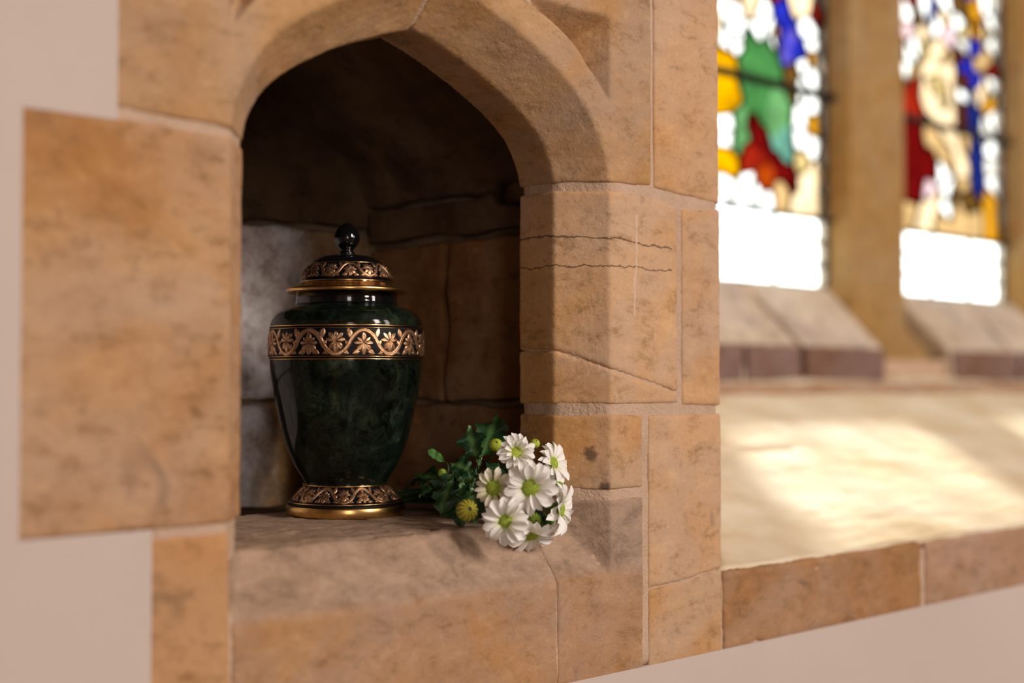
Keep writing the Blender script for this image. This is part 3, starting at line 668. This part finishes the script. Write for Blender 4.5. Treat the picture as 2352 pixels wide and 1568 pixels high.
# relief ornaments, modelled on the turned surface
class Surf:
    def __init__(s, prof, flip=False):
        s.P = [(r * S, hz(y)) for r, y in prof]
        s.L = [0]
        for a, b in zip(s.P[:-1], s.P[1:]): s.L.append(s.L[-1] + math.hypot(b[0] - a[0], b[1] - a[1]))
        s.H = s.L[-1]
    def __call__(s, th, v, h):
        v = max(0, min(1, v)) * s.H; i = 0
        while i < len(s.L) - 2 and s.L[i + 1] < v: i += 1
        k = (v - s.L[i]) / (s.L[i + 1] - s.L[i]); a, b = s.P[i], s.P[i + 1]
        r = a[0] + (b[0] - a[0]) * k; z = a[1] + (b[1] - a[1]) * k; tx, tz = b[0] - a[0], b[1] - a[1]; l = math.hypot(tx, tz)
        nr, nz = tz / l, -tx / l
        r += nr * h; z += nz * h
        return (r * math.cos(th), r * math.sin(th), z)
def petal_grid(vs_, fs, surf, mapf, cx, cy, ang, L, W, h, pinch=0.35, groove=0.45, nu=8, nv=6):
    """a raised, grooved teardrop whose root is at (cx, cy) in motif units and which points along ang"""
    ca, sa = math.cos(ang), math.sin(ang); s0 = len(vs_)
    for i in range(nu + 1):
        t = i / nu; wd = W * (math.sin(math.pi * min(1, t * 0.92 + 0.04)) ** 0.7) * (pinch + (1 - pinch) * t)
        for j in range(nv + 1):
            q = 2 * j / nv - 1
            hh = h * (1 - q * q) ** 0.5 * (0.25 + 0.75 * math.sin(math.pi * min(1, 0.12 + 0.88 * t))) * (1 - groove * math.exp(-(q / 0.22) ** 2))
            if abs(q) > 0.99: hh = -0.0003
            x = t * L; y = q * wd * 1.22
            vs_.append(surf(*mapf(cx + ca * x - sa * y, cy + sa * x + ca * y), hh))
    for i in range(nu):
        for j in range(nv):
            a = s0 + i * (nv + 1) + j; fs.append((a, a + 1, a + nv + 2, a + nv + 1))
def ribbon(vs_, fs, surf, mapf, path, W, h, nv=6):
    s0 = len(vs_)
    n = len(path)
    for i, (x, y) in enumerate(path):
        a = path[max(0, i - 1)]; b = path[min(n - 1, i + 1)]; dx, dy = b[0] - a[0], b[1] - a[1]; l = math.hypot(dx, dy) or 1
        for j in range(nv + 1):
            q = 2 * j / nv - 1; hh = h * (1 - q * q) ** 0.5 * (1 - 0.35 * math.exp(-(q / 0.25) ** 2)) if abs(q) < .99 else -0.0003
            vs_.append(surf(*mapf(x - dy / l * q * W, y + dx / l * q * W), hh))
    for i in range(n - 1):
        for j in range(nv):
            a = s0 + i * (nv + 1) + j; fs.append((a, a + 1, a + nv + 2, a + nv + 1))
def relief(parent, prof, v0, v1, count, phase, h=0.0011):
    """count motifs round the ring; a wave of vine passes over the even ones and under the odd ones"""
    surf = Surf(prof); pitch = 2 * math.pi / count
    vv = lambda y: v0 + (v1 - v0) * y
    # vine (whole ring); motif unit: x in pitches, y in 0..1
    mapf0 = lambda x, y: (phase + x * pitch, vv(y))
    vs_, fs = [], []; N = count * 14
    path = []
    for i in range(N + 1):
        x = i / 14.0; c_ = math.cos(math.pi * x); y = 0.5 + 0.45 * math.copysign(abs(c_) ** 0.75, c_)
        path.append((x, y))
    asp = 1.0
    ribbon(vs_, fs, surf, mapf0, path, 0.10, h)
    pydata('vine', vs_, fs, M_bronze, parent, True)
    # flower under the arch
    def motif(kind):
        v, f = [], []
        mp = lambda x, y: (x * pitch, vv(y))
        if kind == 0:
            for a, L, W in ((90, .38, .14), (0, .34, .11), (180, .34, .11), (40, .30, .10), (140, .30, .10)):
                petal_grid(v, f, surf, mp, 0, 0.47, math.radians(a), L, W, h)
            for a, L, W in ((-90, .42, .15), (-48, .38, .16), (-132, .38, .16)):
                petal_grid(v, f, surf, mp, 0, 0.45, math.radians(a), L, W, h * 1.1)
        elif kind == 1:
            for a, L, W in ((90, .34, .13), (8, .34, .12), (172, .34, .12), (50, .38, .12), (130, .38, .12)):
                petal_grid(v, f, surf, mp, 0, 0.55, math.radians(a), L, W, h)
            for a, L, W in ((-90, .42, .18), (-55, .36, .15), (-125, .36, .15)):
                petal_grid(v, f, surf, mp, 0, 0.55, math.radians(a), L, W, h * 1.15)
        else:      # corner leaves springing from the vine
            for x, y, a, L, W in ((-.52, .06, 155, .32, .14), (-.42, .06, 25, .30, .14), (.42, .55, 72, .48, .15), (-.42, .55, 108, .48, .15), (.5, .3, 60, .3, .12), (-.5, .3, 120, .3, .12), (.52, .06, 25, .32, .14), (.42, .06, 155, .30, .14)):
                petal_grid(v, f, surf, mp, x, y, math.radians(a), L, W, h * .9, groove=.3)
        me = bpy.data.meshes.new('m'); me.from_pydata(v, [], f); me.update(); me.materials.append(M_bronze)
        me.polygons.foreach_set('use_smooth', [True] * len(me.polygons)); return me
    ms = [motif(0), motif(1), motif(2)]
    for k in range(count):
        o = bpy.data.objects.new('flower_ornament', ms[k % 2]); C.objects.link(o); o.parent = parent; o.rotation_euler.z = phase + k * pitch
        if k % 2 == 0:
            o = bpy.data.objects.new('leaf_ornament', ms[2]); C.objects.link(o); o.parent = parent; o.rotation_euler.z = phase + k * pitch
vang = math.atan2(-ub.y, -ub.x)        # direction from the urn to the camera
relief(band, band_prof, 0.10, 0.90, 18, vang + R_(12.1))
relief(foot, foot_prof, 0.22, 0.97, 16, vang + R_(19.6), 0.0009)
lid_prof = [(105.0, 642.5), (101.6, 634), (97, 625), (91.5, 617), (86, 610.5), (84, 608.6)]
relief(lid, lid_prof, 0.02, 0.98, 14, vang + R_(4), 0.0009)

# ------------------------------------------------------------------ the bouquet of chrysanthemums
def leafy(name, c1, c2, rough=0.4):
    t = NT(name); P = t.obj(); n = t.noise(P, 90, 4, 0.6)
    sep = t.n('ShaderNodeSeparateXYZ'); t.l(P, sep.inputs[0])
    vein = t.ramp(t.math('ABSOLUTE', sep.outputs[1]), [(0.0, 1), (0.0009, 0)])
    ay = t.math('ABSOLUTE', sep.outputs[1]); wv = t.math('ABSOLUTE', t.math('SUBTRACT', t.math('FRACT', t.math('MULTIPLY', t.math('SUBTRACT', sep.outputs[0], ay), 130.0)), 0.5))
    v2 = t.ramp(wv, [(0.0, 0.5), (0.06, 0)])
    col = t.mix(t.ramp(n, [(0.35, 0), (0.7, 1)]), c1, c2); col = t.mix(vein, col, (0.10, 0.22, 0.06)); col = t.mix(v2, col, (0.05, 0.13, 0.03))
    return t.fin(col, rough, t.bump(v2, 0.5, -0.0006, t.bump(n, 0.3, 0.0008)), Subsurface_Weight=0.0)
M_leaf = leafy('leaf_dark_green', (0.006, 0.034, 0.009), (0.012, 0.062, 0.016))
M_leafb = leafy('leaf_fresh_green', (0.05, 0.22, 0.03), (0.09, 0.32, 0.05))
M_stem = NT('stem_green').fin((0.05, 0.10, 0.022), 0.5)
def petal_mat(name, tip, basec, L):
    t = NT(name); sep = t.n('ShaderNodeSeparateXYZ'); t.l(t.obj(), sep.inputs[0])
    k = t.ramp(t.math('DIVIDE', sep.outputs[0], L), [(0.0, 1), (0.45, 0.0)])
    col = t.mix(k, tip, basec); st = t.math('SINE', t.math('MULTIPLY', sep.outputs[1], 5200))
    t.l(col, t.b.inputs['Base Color']); t.b.inputs['Roughness'].default_value = 0.55; t.b.inputs['Specular IOR Level'].default_value = 0.25
    t.l(t.bump(st, 0.12, 0.0003), t.b.inputs['Normal'])
    tl = t.n('ShaderNodeBsdfTranslucent'); t.l(col, tl.inputs[0]); mx = t.n('ShaderNodeMixShader'); mx.inputs[0].default_value = 0.20
    t.l(t.b.outputs[0], mx.inputs[1]); t.l(tl.outputs[0], mx.inputs[2]); t.l(mx.outputs[0], t.out.inputs[0]); return t.m
M_petal = petal_mat('petal_white', (0.97, 0.94, 0.87), (0.80, 0.84, 0.45), 0.013)
M_petalc = petal_mat('petal_cream', (0.86, 0.80, 0.62), (0.66, 0.68, 0.22), 0.013)
t = NT('disc_green'); n = t.noise(t.obj(), 900, 3, 0.6); M_disc = t.fin(t.ramp(n, [(0.35, (0.20, 0.30, 0.02)), (0.65, (0.48, 0.58, 0.05))]), 0.6, t.bump(n, 0.5, 0.0006))
M_budc = NT('bud_yellow_green').fin((0.42, 0.50, 0.04), 0.5)
M_budy = NT('bud_ochre_yellow').fin((0.40, 0.36, 0.035), 0.5)
M_budcore = NT('bud_core_dark').fin((0.03, 0.06, 0.008), 0.6)
M_sepal = NT('sepal_green').fin((0.10, 0.26, 0.025), 0.5)

def petal_mesh(L, W, lift, droop, cup, notch, mat, nu=10, nv=6, twist=0.0):
    vs_, fs = [], []
    for i in range(nu + 1):
        t = i / nu
        wd = W * 0.5 * (0.32 + 0.68 * math.sin(math.pi * 0.5 * min(1, t / 0.62))) * (1.0 if t < 0.72 else math.sqrt(max(0.0, 1 - ((t - 0.72) / 0.285) ** 2)))
        for j in range(nv + 1):
            q = 2 * j / nv - 1
            x = L * t - (notch * L * 0.06 * (1 - abs(q)) if i == nu else 0) - (0.03 * L * q * q if i > nu - 2 else 0)
            y = wd * q; z = L * (lift * t - droop * t * t) + cup * wd * q * q * 1.0 - 0.00025 * math.cos(q * 9) * math.sin(math.pi * t)
            a = twist * t; y, z = y * math.cos(a) - (z - L * (lift * t - droop * t * t)) * math.sin(a), z + y * math.sin(a)
            vs_.append((x, y, z))
    for i in range(nu):
        for j in range(nv):
            a = i * (nv + 1) + j; fs.append((a, a + 1, a + nv + 2, a + nv + 1))
    me = bpy.data.meshes.new('petal'); me.from_pydata(vs_, [], fs); me.update(); me.materials.append(mat)
    me.polygons.foreach_set('use_smooth', [True] * len(me.polygons)); return me
PM = {}
def petals(R, mat):
    key = (round(R, 4), mat.name)
    if key not in PM:
        PM[key] = [petal_mesh(R * l, R * w_, li, dr, cu, no, mat, twist=tw) for l, w_, li, dr, cu, no, tw in
                   ((.82, .40, .30, .36, .35, 1, 0), (.78, .34, .36, .50, .55, 0, .4), (.72, .38, .18, .34, .3, 1, -.35), (.80, .30, .50, .62, .7, 0, 0), (.55, .24, .55, .35, .7, 0, .2), (.28, .14, .9, .2, .8, 0, 0))]
    return PM[key]
def basis(n, up=Vector((0, 0, 1))):
    n = n.normalized(); x = up.cross(n)
    if x.length < 1e-3: x = Vector((1, 0, 0))
    x.normalize(); y = n.cross(x); return Matrix((x, y, n)).transposed()
def campos(x, y, Y): return at(x, y, Y)
def camdir(f, r, u): return (-FW * f + RT * r + UP * u).normalized()
def tube_mesh(pts, radii, seg=8):
    P = [Vector(p) for p in pts]; vs_, fs = [], []
    for i, p in enumerate(P):
        d = (P[min(i + 1, len(P) - 1)] - P[max(0, i - 1)]).normalized(); a = d.orthogonal().normalized() if i == 0 else (a - d * a.dot(d)).normalized(); b = d.cross(a)
        for k in range(seg):
            th = 2 * math.pi * k / seg; vs_.append(p + (a * math.cos(th) + b * math.sin(th)) * radii[i])
    for i in range(len(P) - 1):
        for k in range(seg):
            a0 = i * seg + k; b0 = i * seg + (k + 1) % seg; fs.append((a0, b0, b0 + seg, a0 + seg))
    fs.append(tuple(range(seg - 1, -1, -1))); fs.append(tuple(range((len(P) - 1) * seg, len(P) * seg)))
    return vs_, fs
def bez(p0, p1, p2, p3, n=14):
    return [p0 * (1 - t) ** 3 + p1 * 3 * t * (1 - t) ** 2 + p2 * 3 * t * t * (1 - t) + p3 * t ** 3 for t in [i / n for i in range(n + 1)]]
def stem_to(root, start, d0, tail, r=0.0016, mid=None):
    """a stem from the back of a bloom down into the bundle lying on the shelf"""
    L = (tail - start).length
    path = bez(start, start + d0 * min(0.05, L * .35), tail + Vector((0.0, -0.30 * L, 0.004)), tail)
    rad = [r * (0.85 + 0.3 * i / 14) for i in range(15)]
    v, f = tube_mesh(path, rad); off = root.location
    rt = root.matrix_basis.inverted()
    return pydata('stem', [rt @ Vector(p) for p in v], f, M_stem, root, True)
def sphere_bm(r, sx=1, sy=1, sz=1, seg=20, rings=12):
    bm = bmesh.new(); bmesh.ops.create_uvsphere(bm, u_segments=seg, v_segments=rings, radius=r)
    for v in bm.verts: v.co.x *= sx; v.co.y *= sy; v.co.z *= sz
    return bm
def flower(px, py, Y, Rpx, n, label, tail, mat, seed, whorls, disc=0.30, discmat=None, disch=0.45, hide=None):
    rnd = random.Random(seed); c = campos(px, py, Y); R = Rpx / FPX * c.dot(FW)
    root = empty('chrysanthemum'); root.matrix_basis = Matrix.Translation(c) @ (basis(n) @ Matrix.Rotation(rnd.uniform(0, 6), 3, 'Z')).to_4x4()
    tag(root, label, 'flower', 'white chrysanthemums lying beside the urn')
    ms = petals(R, mat); rd = disc * R * 1.08
    for (cnt, kinds, tilt, rr, dz) in whorls:
        ph = rnd.uniform(0, 6)
        for k in range(cnt):
            a = ph + 2 * math.pi * (k + rnd.uniform(-.22, .22)) / cnt
            o = bpy.data.objects.new('petal', ms[rnd.choice(kinds)]); C.objects.link(o); o.parent = root
            tl = tilt + rnd.uniform(-.13, .13); sc = rnd.uniform(.88, 1.08)
            o.matrix_basis = Matrix.Rotation(a, 4, 'Z') @ Matrix.Translation((rd * rr, 0, dz * R + rnd.uniform(-.02, .02) * R)) @ Matrix.Rotation(-tl, 4, 'Y') @ Matrix.Rotation(rnd.uniform(-.25, .25), 4, 'X') @ Matrix.Diagonal((sc, sc * rnd.uniform(.85, 1.1), sc, 1))
    # disc of florets
    bm = sphere_bm(rd, 1, 1, disch, 24, 12)
    N = 130
    for i in range(N):
        z = 1 - i / N * 0.95; th = i * 2.39996; s_ = math.sqrt(max(0, 1 - z * z))
        p = Vector((s_ * math.cos(th) * rd, s_ * math.sin(th) * rd, z * rd * disch))
        if z > 0.985: p.z *= 0.8
        bmesh.ops.create_icosphere(bm, subdivisions=1, radius=rd * 0.085, matrix=Matrix.Translation(p))
    bmesh.ops.translate(bm, verts=bm.verts[:], vec=(0, 0, 0.07 * R))
    bm_obj('disc', bm, discmat or M_disc, root, True)
    bm = bmesh.new(); bmesh.ops.create_cone(bm, cap_ends=True, segments=16, radius1=0.0022, radius2=rd * 1.15, depth=0.30 * R, matrix=Matrix.Translation((0, 0, -0.17 * R)))
    bm_obj('calyx', bm, M_sepal, root, True)
    nn = n.normalized(); stem_to(root, c - nn * 0.25 * R, -nn, tail); return root
def tl(i): # stem ends: they lie in a bundle behind and right of the urn
    rnd = random.Random(i * 7 + 1)
    base_ = Vector((0.842, 0.985, -0.1095)); return base_ + Vector((rnd.uniform(-.022, .022), rnd.uniform(-.03, .03), 0.0045 * (i % 4) + 0.001))
full = [(15, (0, 1, 2), 0.0, .75, -.02), (14, (0, 1, 3), .20, .72, .03)]
flower(1186, 1040, .800, 46, camdir(1, .12, .38), 'creamy white chrysanthemum with a half-open green heart, highest in the bouquet', tl(0), M_petal, 3,
       [(13, (0, 1, 2), .15, .7, -.03), (12, (0, 1), .38, .65, .02), (10, (4,), .6, .6, .05)], .32, M_budc, .35)
flower(1134, 1120, .785, 44, camdir(1, -.22, .05), 'small cream chrysanthemum with narrow curled petals, leftmost in the bouquet', tl(1), M_petalc, 11,
       [(12, (1, 3, 2), .02, .8, -.02), (10, (1, 3), .35, .8, .04)], .36)
flower(1218, 1119, .760, 60, camdir(1, -.08, .02), 'largest white chrysanthemum, in the middle of the bouquet, with a big green disc', tl(2), M_petal, 5,
       full + [(6, (3, 2), .5, .7, .06)], .31)
flower(1161, 1196, .768, 57, camdir(1, -.12, .02), 'white chrysanthemum with a dark-centred disc hanging low over the sill at the left', tl(3), M_petal, 8, full + [(6, (3,), .4, .75, .06)], .25)
flower(1268, 1064, .800, 54, camdir(.50, .80, .25), 'white chrysanthemum turned to the right, upper right of the bouquet', tl(4), M_petal, 13,
       [(14, (0, 1, 2), .12, .7, -.02), (12, (0, 1), .34, .7, .04)], .25)
flower(1283, 1170, .775, 66, camdir(.30, .92, -.08), 'white chrysanthemum seen from the side, facing the right jamb of the niche', tl(5), M_petal, 17, [(14, (0, 1, 2), .10, .7, -.02), (12, (0, 1), .30, .7, .04)], .25)
flower(1220, 1226, .785, 60, camdir(.55, .18, -.80), 'white chrysanthemum facing down, lowest in the bouquet, on the sloping sill', tl(6), M_petal, 21, [(14, (0, 1, 2), .10, .7, -.02), (12, (0, 1), .28, .7, .04)], .25)

def bud(px, py, Y, Rpx, n, label, tail, mat, open_=0.0, seed=1, smat=None):
    rnd = random.Random(seed); c = campos(px, py, Y); R = Rpx / FPX * c.dot(FW)
    root = empty('flower_bud'); root.matrix_basis = Matrix.Translation(c) @ basis(n).to_4x4()
    tag(root, label, 'bud', 'buds among the chrysanthemums')
    bm_obj('core', sphere_bm(R * .88, 1, 1, .85), M_budcore, root, True)
    cnt = 14
    rings_ = ((0, 1.0, 0.0), (.22, .9, .15)) if not open_ else ((0, 1.0, 0.0),)
    if open_: cnt = 13
    for ring, (ph, l, tilt) in enumerate(rings_):
        v, f = [], []; nu, nv = 8, 4
        for i in range(nu + 1):
            t = i / nu; phi = -0.6 * math.pi / 2 + (t * (0.80 - open_ * .02 - tilt * .3)) * math.pi * .95
            wd = math.sin(math.pi * (0.12 + 0.8 * t)) * R * (0.165 if not open_ else 0.19)
            for j in range(nv + 1):
                q = 2 * j / nv - 1; rr = R * (0.9 + 0.14 * (1 - q * q) + .02 * ring)
                v.append((rr * math.cos(phi), wd * q, rr * math.sin(phi) * .9))
        for i in range(nu):
            for j in range(nv):
                a = i * (nv + 1) + j; f.append((a, a + 1, a + nv + 2, a + nv + 1))
        me = bpy.data.meshes.new('petal'); me.from_pydata(v, [], f); me.update(); me.materials.append(mat if ring == 0 else (smat or mat)); me.polygons.foreach_set('use_smooth', [True] * len(me.polygons))
        for k in range(cnt):
            o = bpy.data.objects.new('petal', me); C.objects.link(o); o.parent = root; o.rotation_euler.z = 2 * math.pi * (k + ph * 2) / cnt
    bm = sphere_bm(R * 1.04, 1, 1, .9)
    for v in bm.verts:
        if v.co.z > -R * .30: v.co.z = -R * .30 - 0.0001
    bm_obj('calyx', bm, M_sepal, root, True)
    nn = n.normalized(); stem_to(root, c - nn * .8 * R, -nn, tail, 0.0011); return root
bud(1139, 1022, .835, 15.5, camdir(.8, .15, .5), 'round yellow-green bud beside the big upright leaf', tl(7), M_budc, seed=2)
bud(1015.6, 1087, .90, 11, camdir(.9, -.1, .4), 'small green bud on the left edge of the bouquet, nearest the urn', tl(8), M_budc, seed=3, smat=M_sepal)
bud(1073, 1171, .80, 25, camdir(.8, .25, .2), 'large half-open ochre bud low at the front of the bouquet', tl(9), M_budy, 1.0, seed=4)
bud(1177, 1074, .815, 12, camdir(.8, .0, .5), 'yellow-green bud tucked between the three upper blooms', tl(10), M_budc, seed=5)
bud(1284, 1118, .79, 12.5, camdir(.8, .4, .2), 'bright green bud between the two right-hand blooms', tl(11), M_sepal, seed=6, smat=M_budc)
bud(1228, 1192, .785, 15, camdir(.9, .2, -.1), 'pointed green bud above the lowest bloom', tl(12), M_budc, seed=7, smat=M_sepal)
bud(1262, 1194, .80, 12, camdir(.9, .2, -.2), 'dark green bud in the shade right of the lowest bloom', tl(13), M_sepal, seed=8)
bud(1229, 1018, .81, 11, camdir(.6, .3, .6), 'yellow-green bud right of the highest bloom', tl(14), M_budc, seed=9)

def leaf_mesh(L, W, mat, bend=0.3, fold=0.25, lobes=3.0, seed=0):
    rnd = random.Random(seed); nu, nv = 36, 8; vs_, fs = [], []
    def wid(t):
        env = math.sin(math.pi * min(1, t * 0.93 + 0.05)) ** 0.6 * (0.35 + 0.9 * t if t < .6 else 0.89 * (1 - ((t - .6) / .42) ** 2))
        s_ = (t * lobes) % 1.0; lob = 0.82 - 0.17 * math.cos(2 * math.pi * s_) + 0.02 * math.cos(6 * math.pi * s_)
        return W * .5 * max(0.02, env) * lob * (1 + 0.08 * math.sin(t * 47))
    for i in range(nu + 1):
        t = i / nu; wl = wid(t) if t > 0.16 else W * 0.035; wr = wid(min(1, t + .05)) if t > 0.16 else W * 0.035
        for j in range(nv + 1):
            q = 2 * j / nv - 1; wd = wl if q < 0 else wr
            x = L * t + 0.10 * wd * abs(q); y = wd * q
            z = -bend * L * t * t + fold * abs(y) + 0.05 * W * math.sin(t * 19 + q * 2 + seed) * abs(q)
            vs_.append((x, y, z))
    for i in range(nu):
        for j in range(nv):
            a = i * (nv + 1) + j; fs.append((a, a + 1, a + nv + 2, a + nv + 1))
    me = bpy.data.meshes.new('leaf'); me.from_pydata(vs_, [], fs); me.update(); me.materials.append(mat)
    me.polygons.foreach_set('use_smooth', [True] * len(me.polygons)); return me
# leafy shoots: two stems that carry the leaves
def leafy_stem(label, pts, leaves, r=0.0021):
    P = [campos(*p) if len(p) == 3 and p[0] > 50 else Vector(p) for p in pts]
    root = empty('leafy_stem', tuple(P[-1])); tag(root, label, 'foliage', 'green stems of the bouquet')
    path = bez(P[0], P[1], P[2], P[3], 18); v, f = tube_mesh(path, [r] * 19)
    pydata('stem', [p - P[-1] for p in v], f, M_stem, root, True)
    for k, (b, tp, W, nrm, mat, bend, fold, lobes) in enumerate(leaves):
        B = campos(*b); T = campos(*tp); x = (T - B); L = x.length; W *= 1.22; x.normalize(); n = (nrm - x * nrm.dot(x)).normalized(); y = n.cross(x)
        o = mesh_obj('leaf', leaf_mesh(L, W, mat, bend, fold, lobes, k), mat, root)
        M = Matrix((x, y, n)).transposed().to_4x4(); M.translation = B - P[-1]; o.matrix_basis = M
        # petiole back to the stem
        near = min(path, key=lambda q: (q - B).length)
        if (near - B).length > 0.003:
            pp = bez(B, B - x * .01, near + Vector((0, 0, .004)), near, 8); v2, f2 = tube_mesh(pp, [0.0009] * 9, 6)
            pydata('petiole', [p - P[-1] for p in v2], f2, M_stem, root, True)
cd = camdir
leafy_stem('green stem carrying the big upright lobed leaf and dark leaves behind the blooms',
    [(1150, 1090, .82), (1095, 1075, .86), (1000, 1110, .93), (0.835, 1.0, -.108)],
    [((1098, 1066, .86), (1143, 956, .88), .037, cd(.9, -.2, .2), M_leaf, -.05, .15, 3.2),
     ((1096, 1060, .857), (1074, 978, .86), .026, cd(.9, -.3, .1), M_leaf, .1, .2, 2.4),
     ((1085, 1085, .85), (1034, 1050, .87), .026, cd(.6, -.2, .8), M_leaf, .35, .2, 2.4),
     ((1095, 1100, .83), (1066, 1142, .82), .024, cd(.8, -.5, .2), M_leaf, .2, .2, 2.2),
     ((1120, 1080, .84), (1160, 1062, .86), .026, cd(.5, 0, .8), M_leaf, .1, .2, 2.6),
     ((1110, 1100, .85), (1050, 1100, .86), .030, cd(.7, 0, .6), M_leaf, .1, .2, 2.4)])
leafy_stem('green stem with drooping dark leaves along the shelf between urn and blooms',
    [(1110, 1130, .81), (1070, 1110, .85), (980, 1120, .94), (0.822, 1.01, -.109)],
    [((1024, 1062, .90), (981, 1036, .92), .011, cd(.5, -.2, .8), M_leafb, -.1, .3, 1.8),
     ((1040, 1098, .865), (1006, 1176, .86), .024, cd(.8, -.5, .3), M_leafb if False else M_leaf, .15, .25, 3.0),
     ((1062, 1108, .84), (1052, 1200, .822), .036, cd(.7, -.5, .5), M_leaf, .25, .2, 2.6),
     ((1085, 1120, .82), (1090, 1200, .81), .034, cd(.7, -.2, .6), M_leaf, .15, .2, 2.6),
     ((1010, 1105, .90), (950, 1072, .94), .024, cd(.4, -.2, .9), M_leaf, .2, .2, 2.6),
     ((990, 1110, .92), (925, 1092, .97), .020, cd(.4, -.2, .9), M_leaf, .2, .2, 2.6),
     ((1040, 1085, .89), (1010, 1130, .885), .026, cd(.7, -.3, .6), M_leaf, .2, .2, 2.6),
     ((1075, 1080, .87), (1040, 1140, .86), .032, cd(.8, -.3, .4), M_leaf, .2, .2, 2.6),
     ((1110, 1130, .815), (1060, 1160, .83), .028, cd(.8, -.3, .4), M_leaf, .2, .2, 2.6),
     ((980, 1095, .94), (915, 1118, .98), .020, cd(.5, -.2, .8), M_leaf, .2, .2, 2.6),
     ((1000, 1120, .90), (960, 1135, .91), .022, cd(.5, -.4, .8), M_leaf, .2, .2, 2.6)])
leafy_stem('green stem at the right of the bundle with leaves under the lowest blooms',
    [(1200, 1160, .80), (1130, 1140, .84), (1040, 1130, .92), (0.850, 1.0, -.108)],
    [((1150, 1150, .815), (1192, 1262, .795), .026, cd(.8, .1, .2), M_leaf, .1, .2, 2.6),
     ((1180, 1150, .81), (1262, 1215, .80), .030, cd(.8, .2, .2), M_leaf, .1, .2, 2.6),
     ((1150, 1120, .82), (1190, 1080, .84), .030, cd(.7, .2, .4), M_leaf, .1, .2, 2.6),
     ((1200, 1120, .815), (1262, 1095, .83), .030, cd(.8, .2, .2), M_leaf, .1, .2, 2.6)])
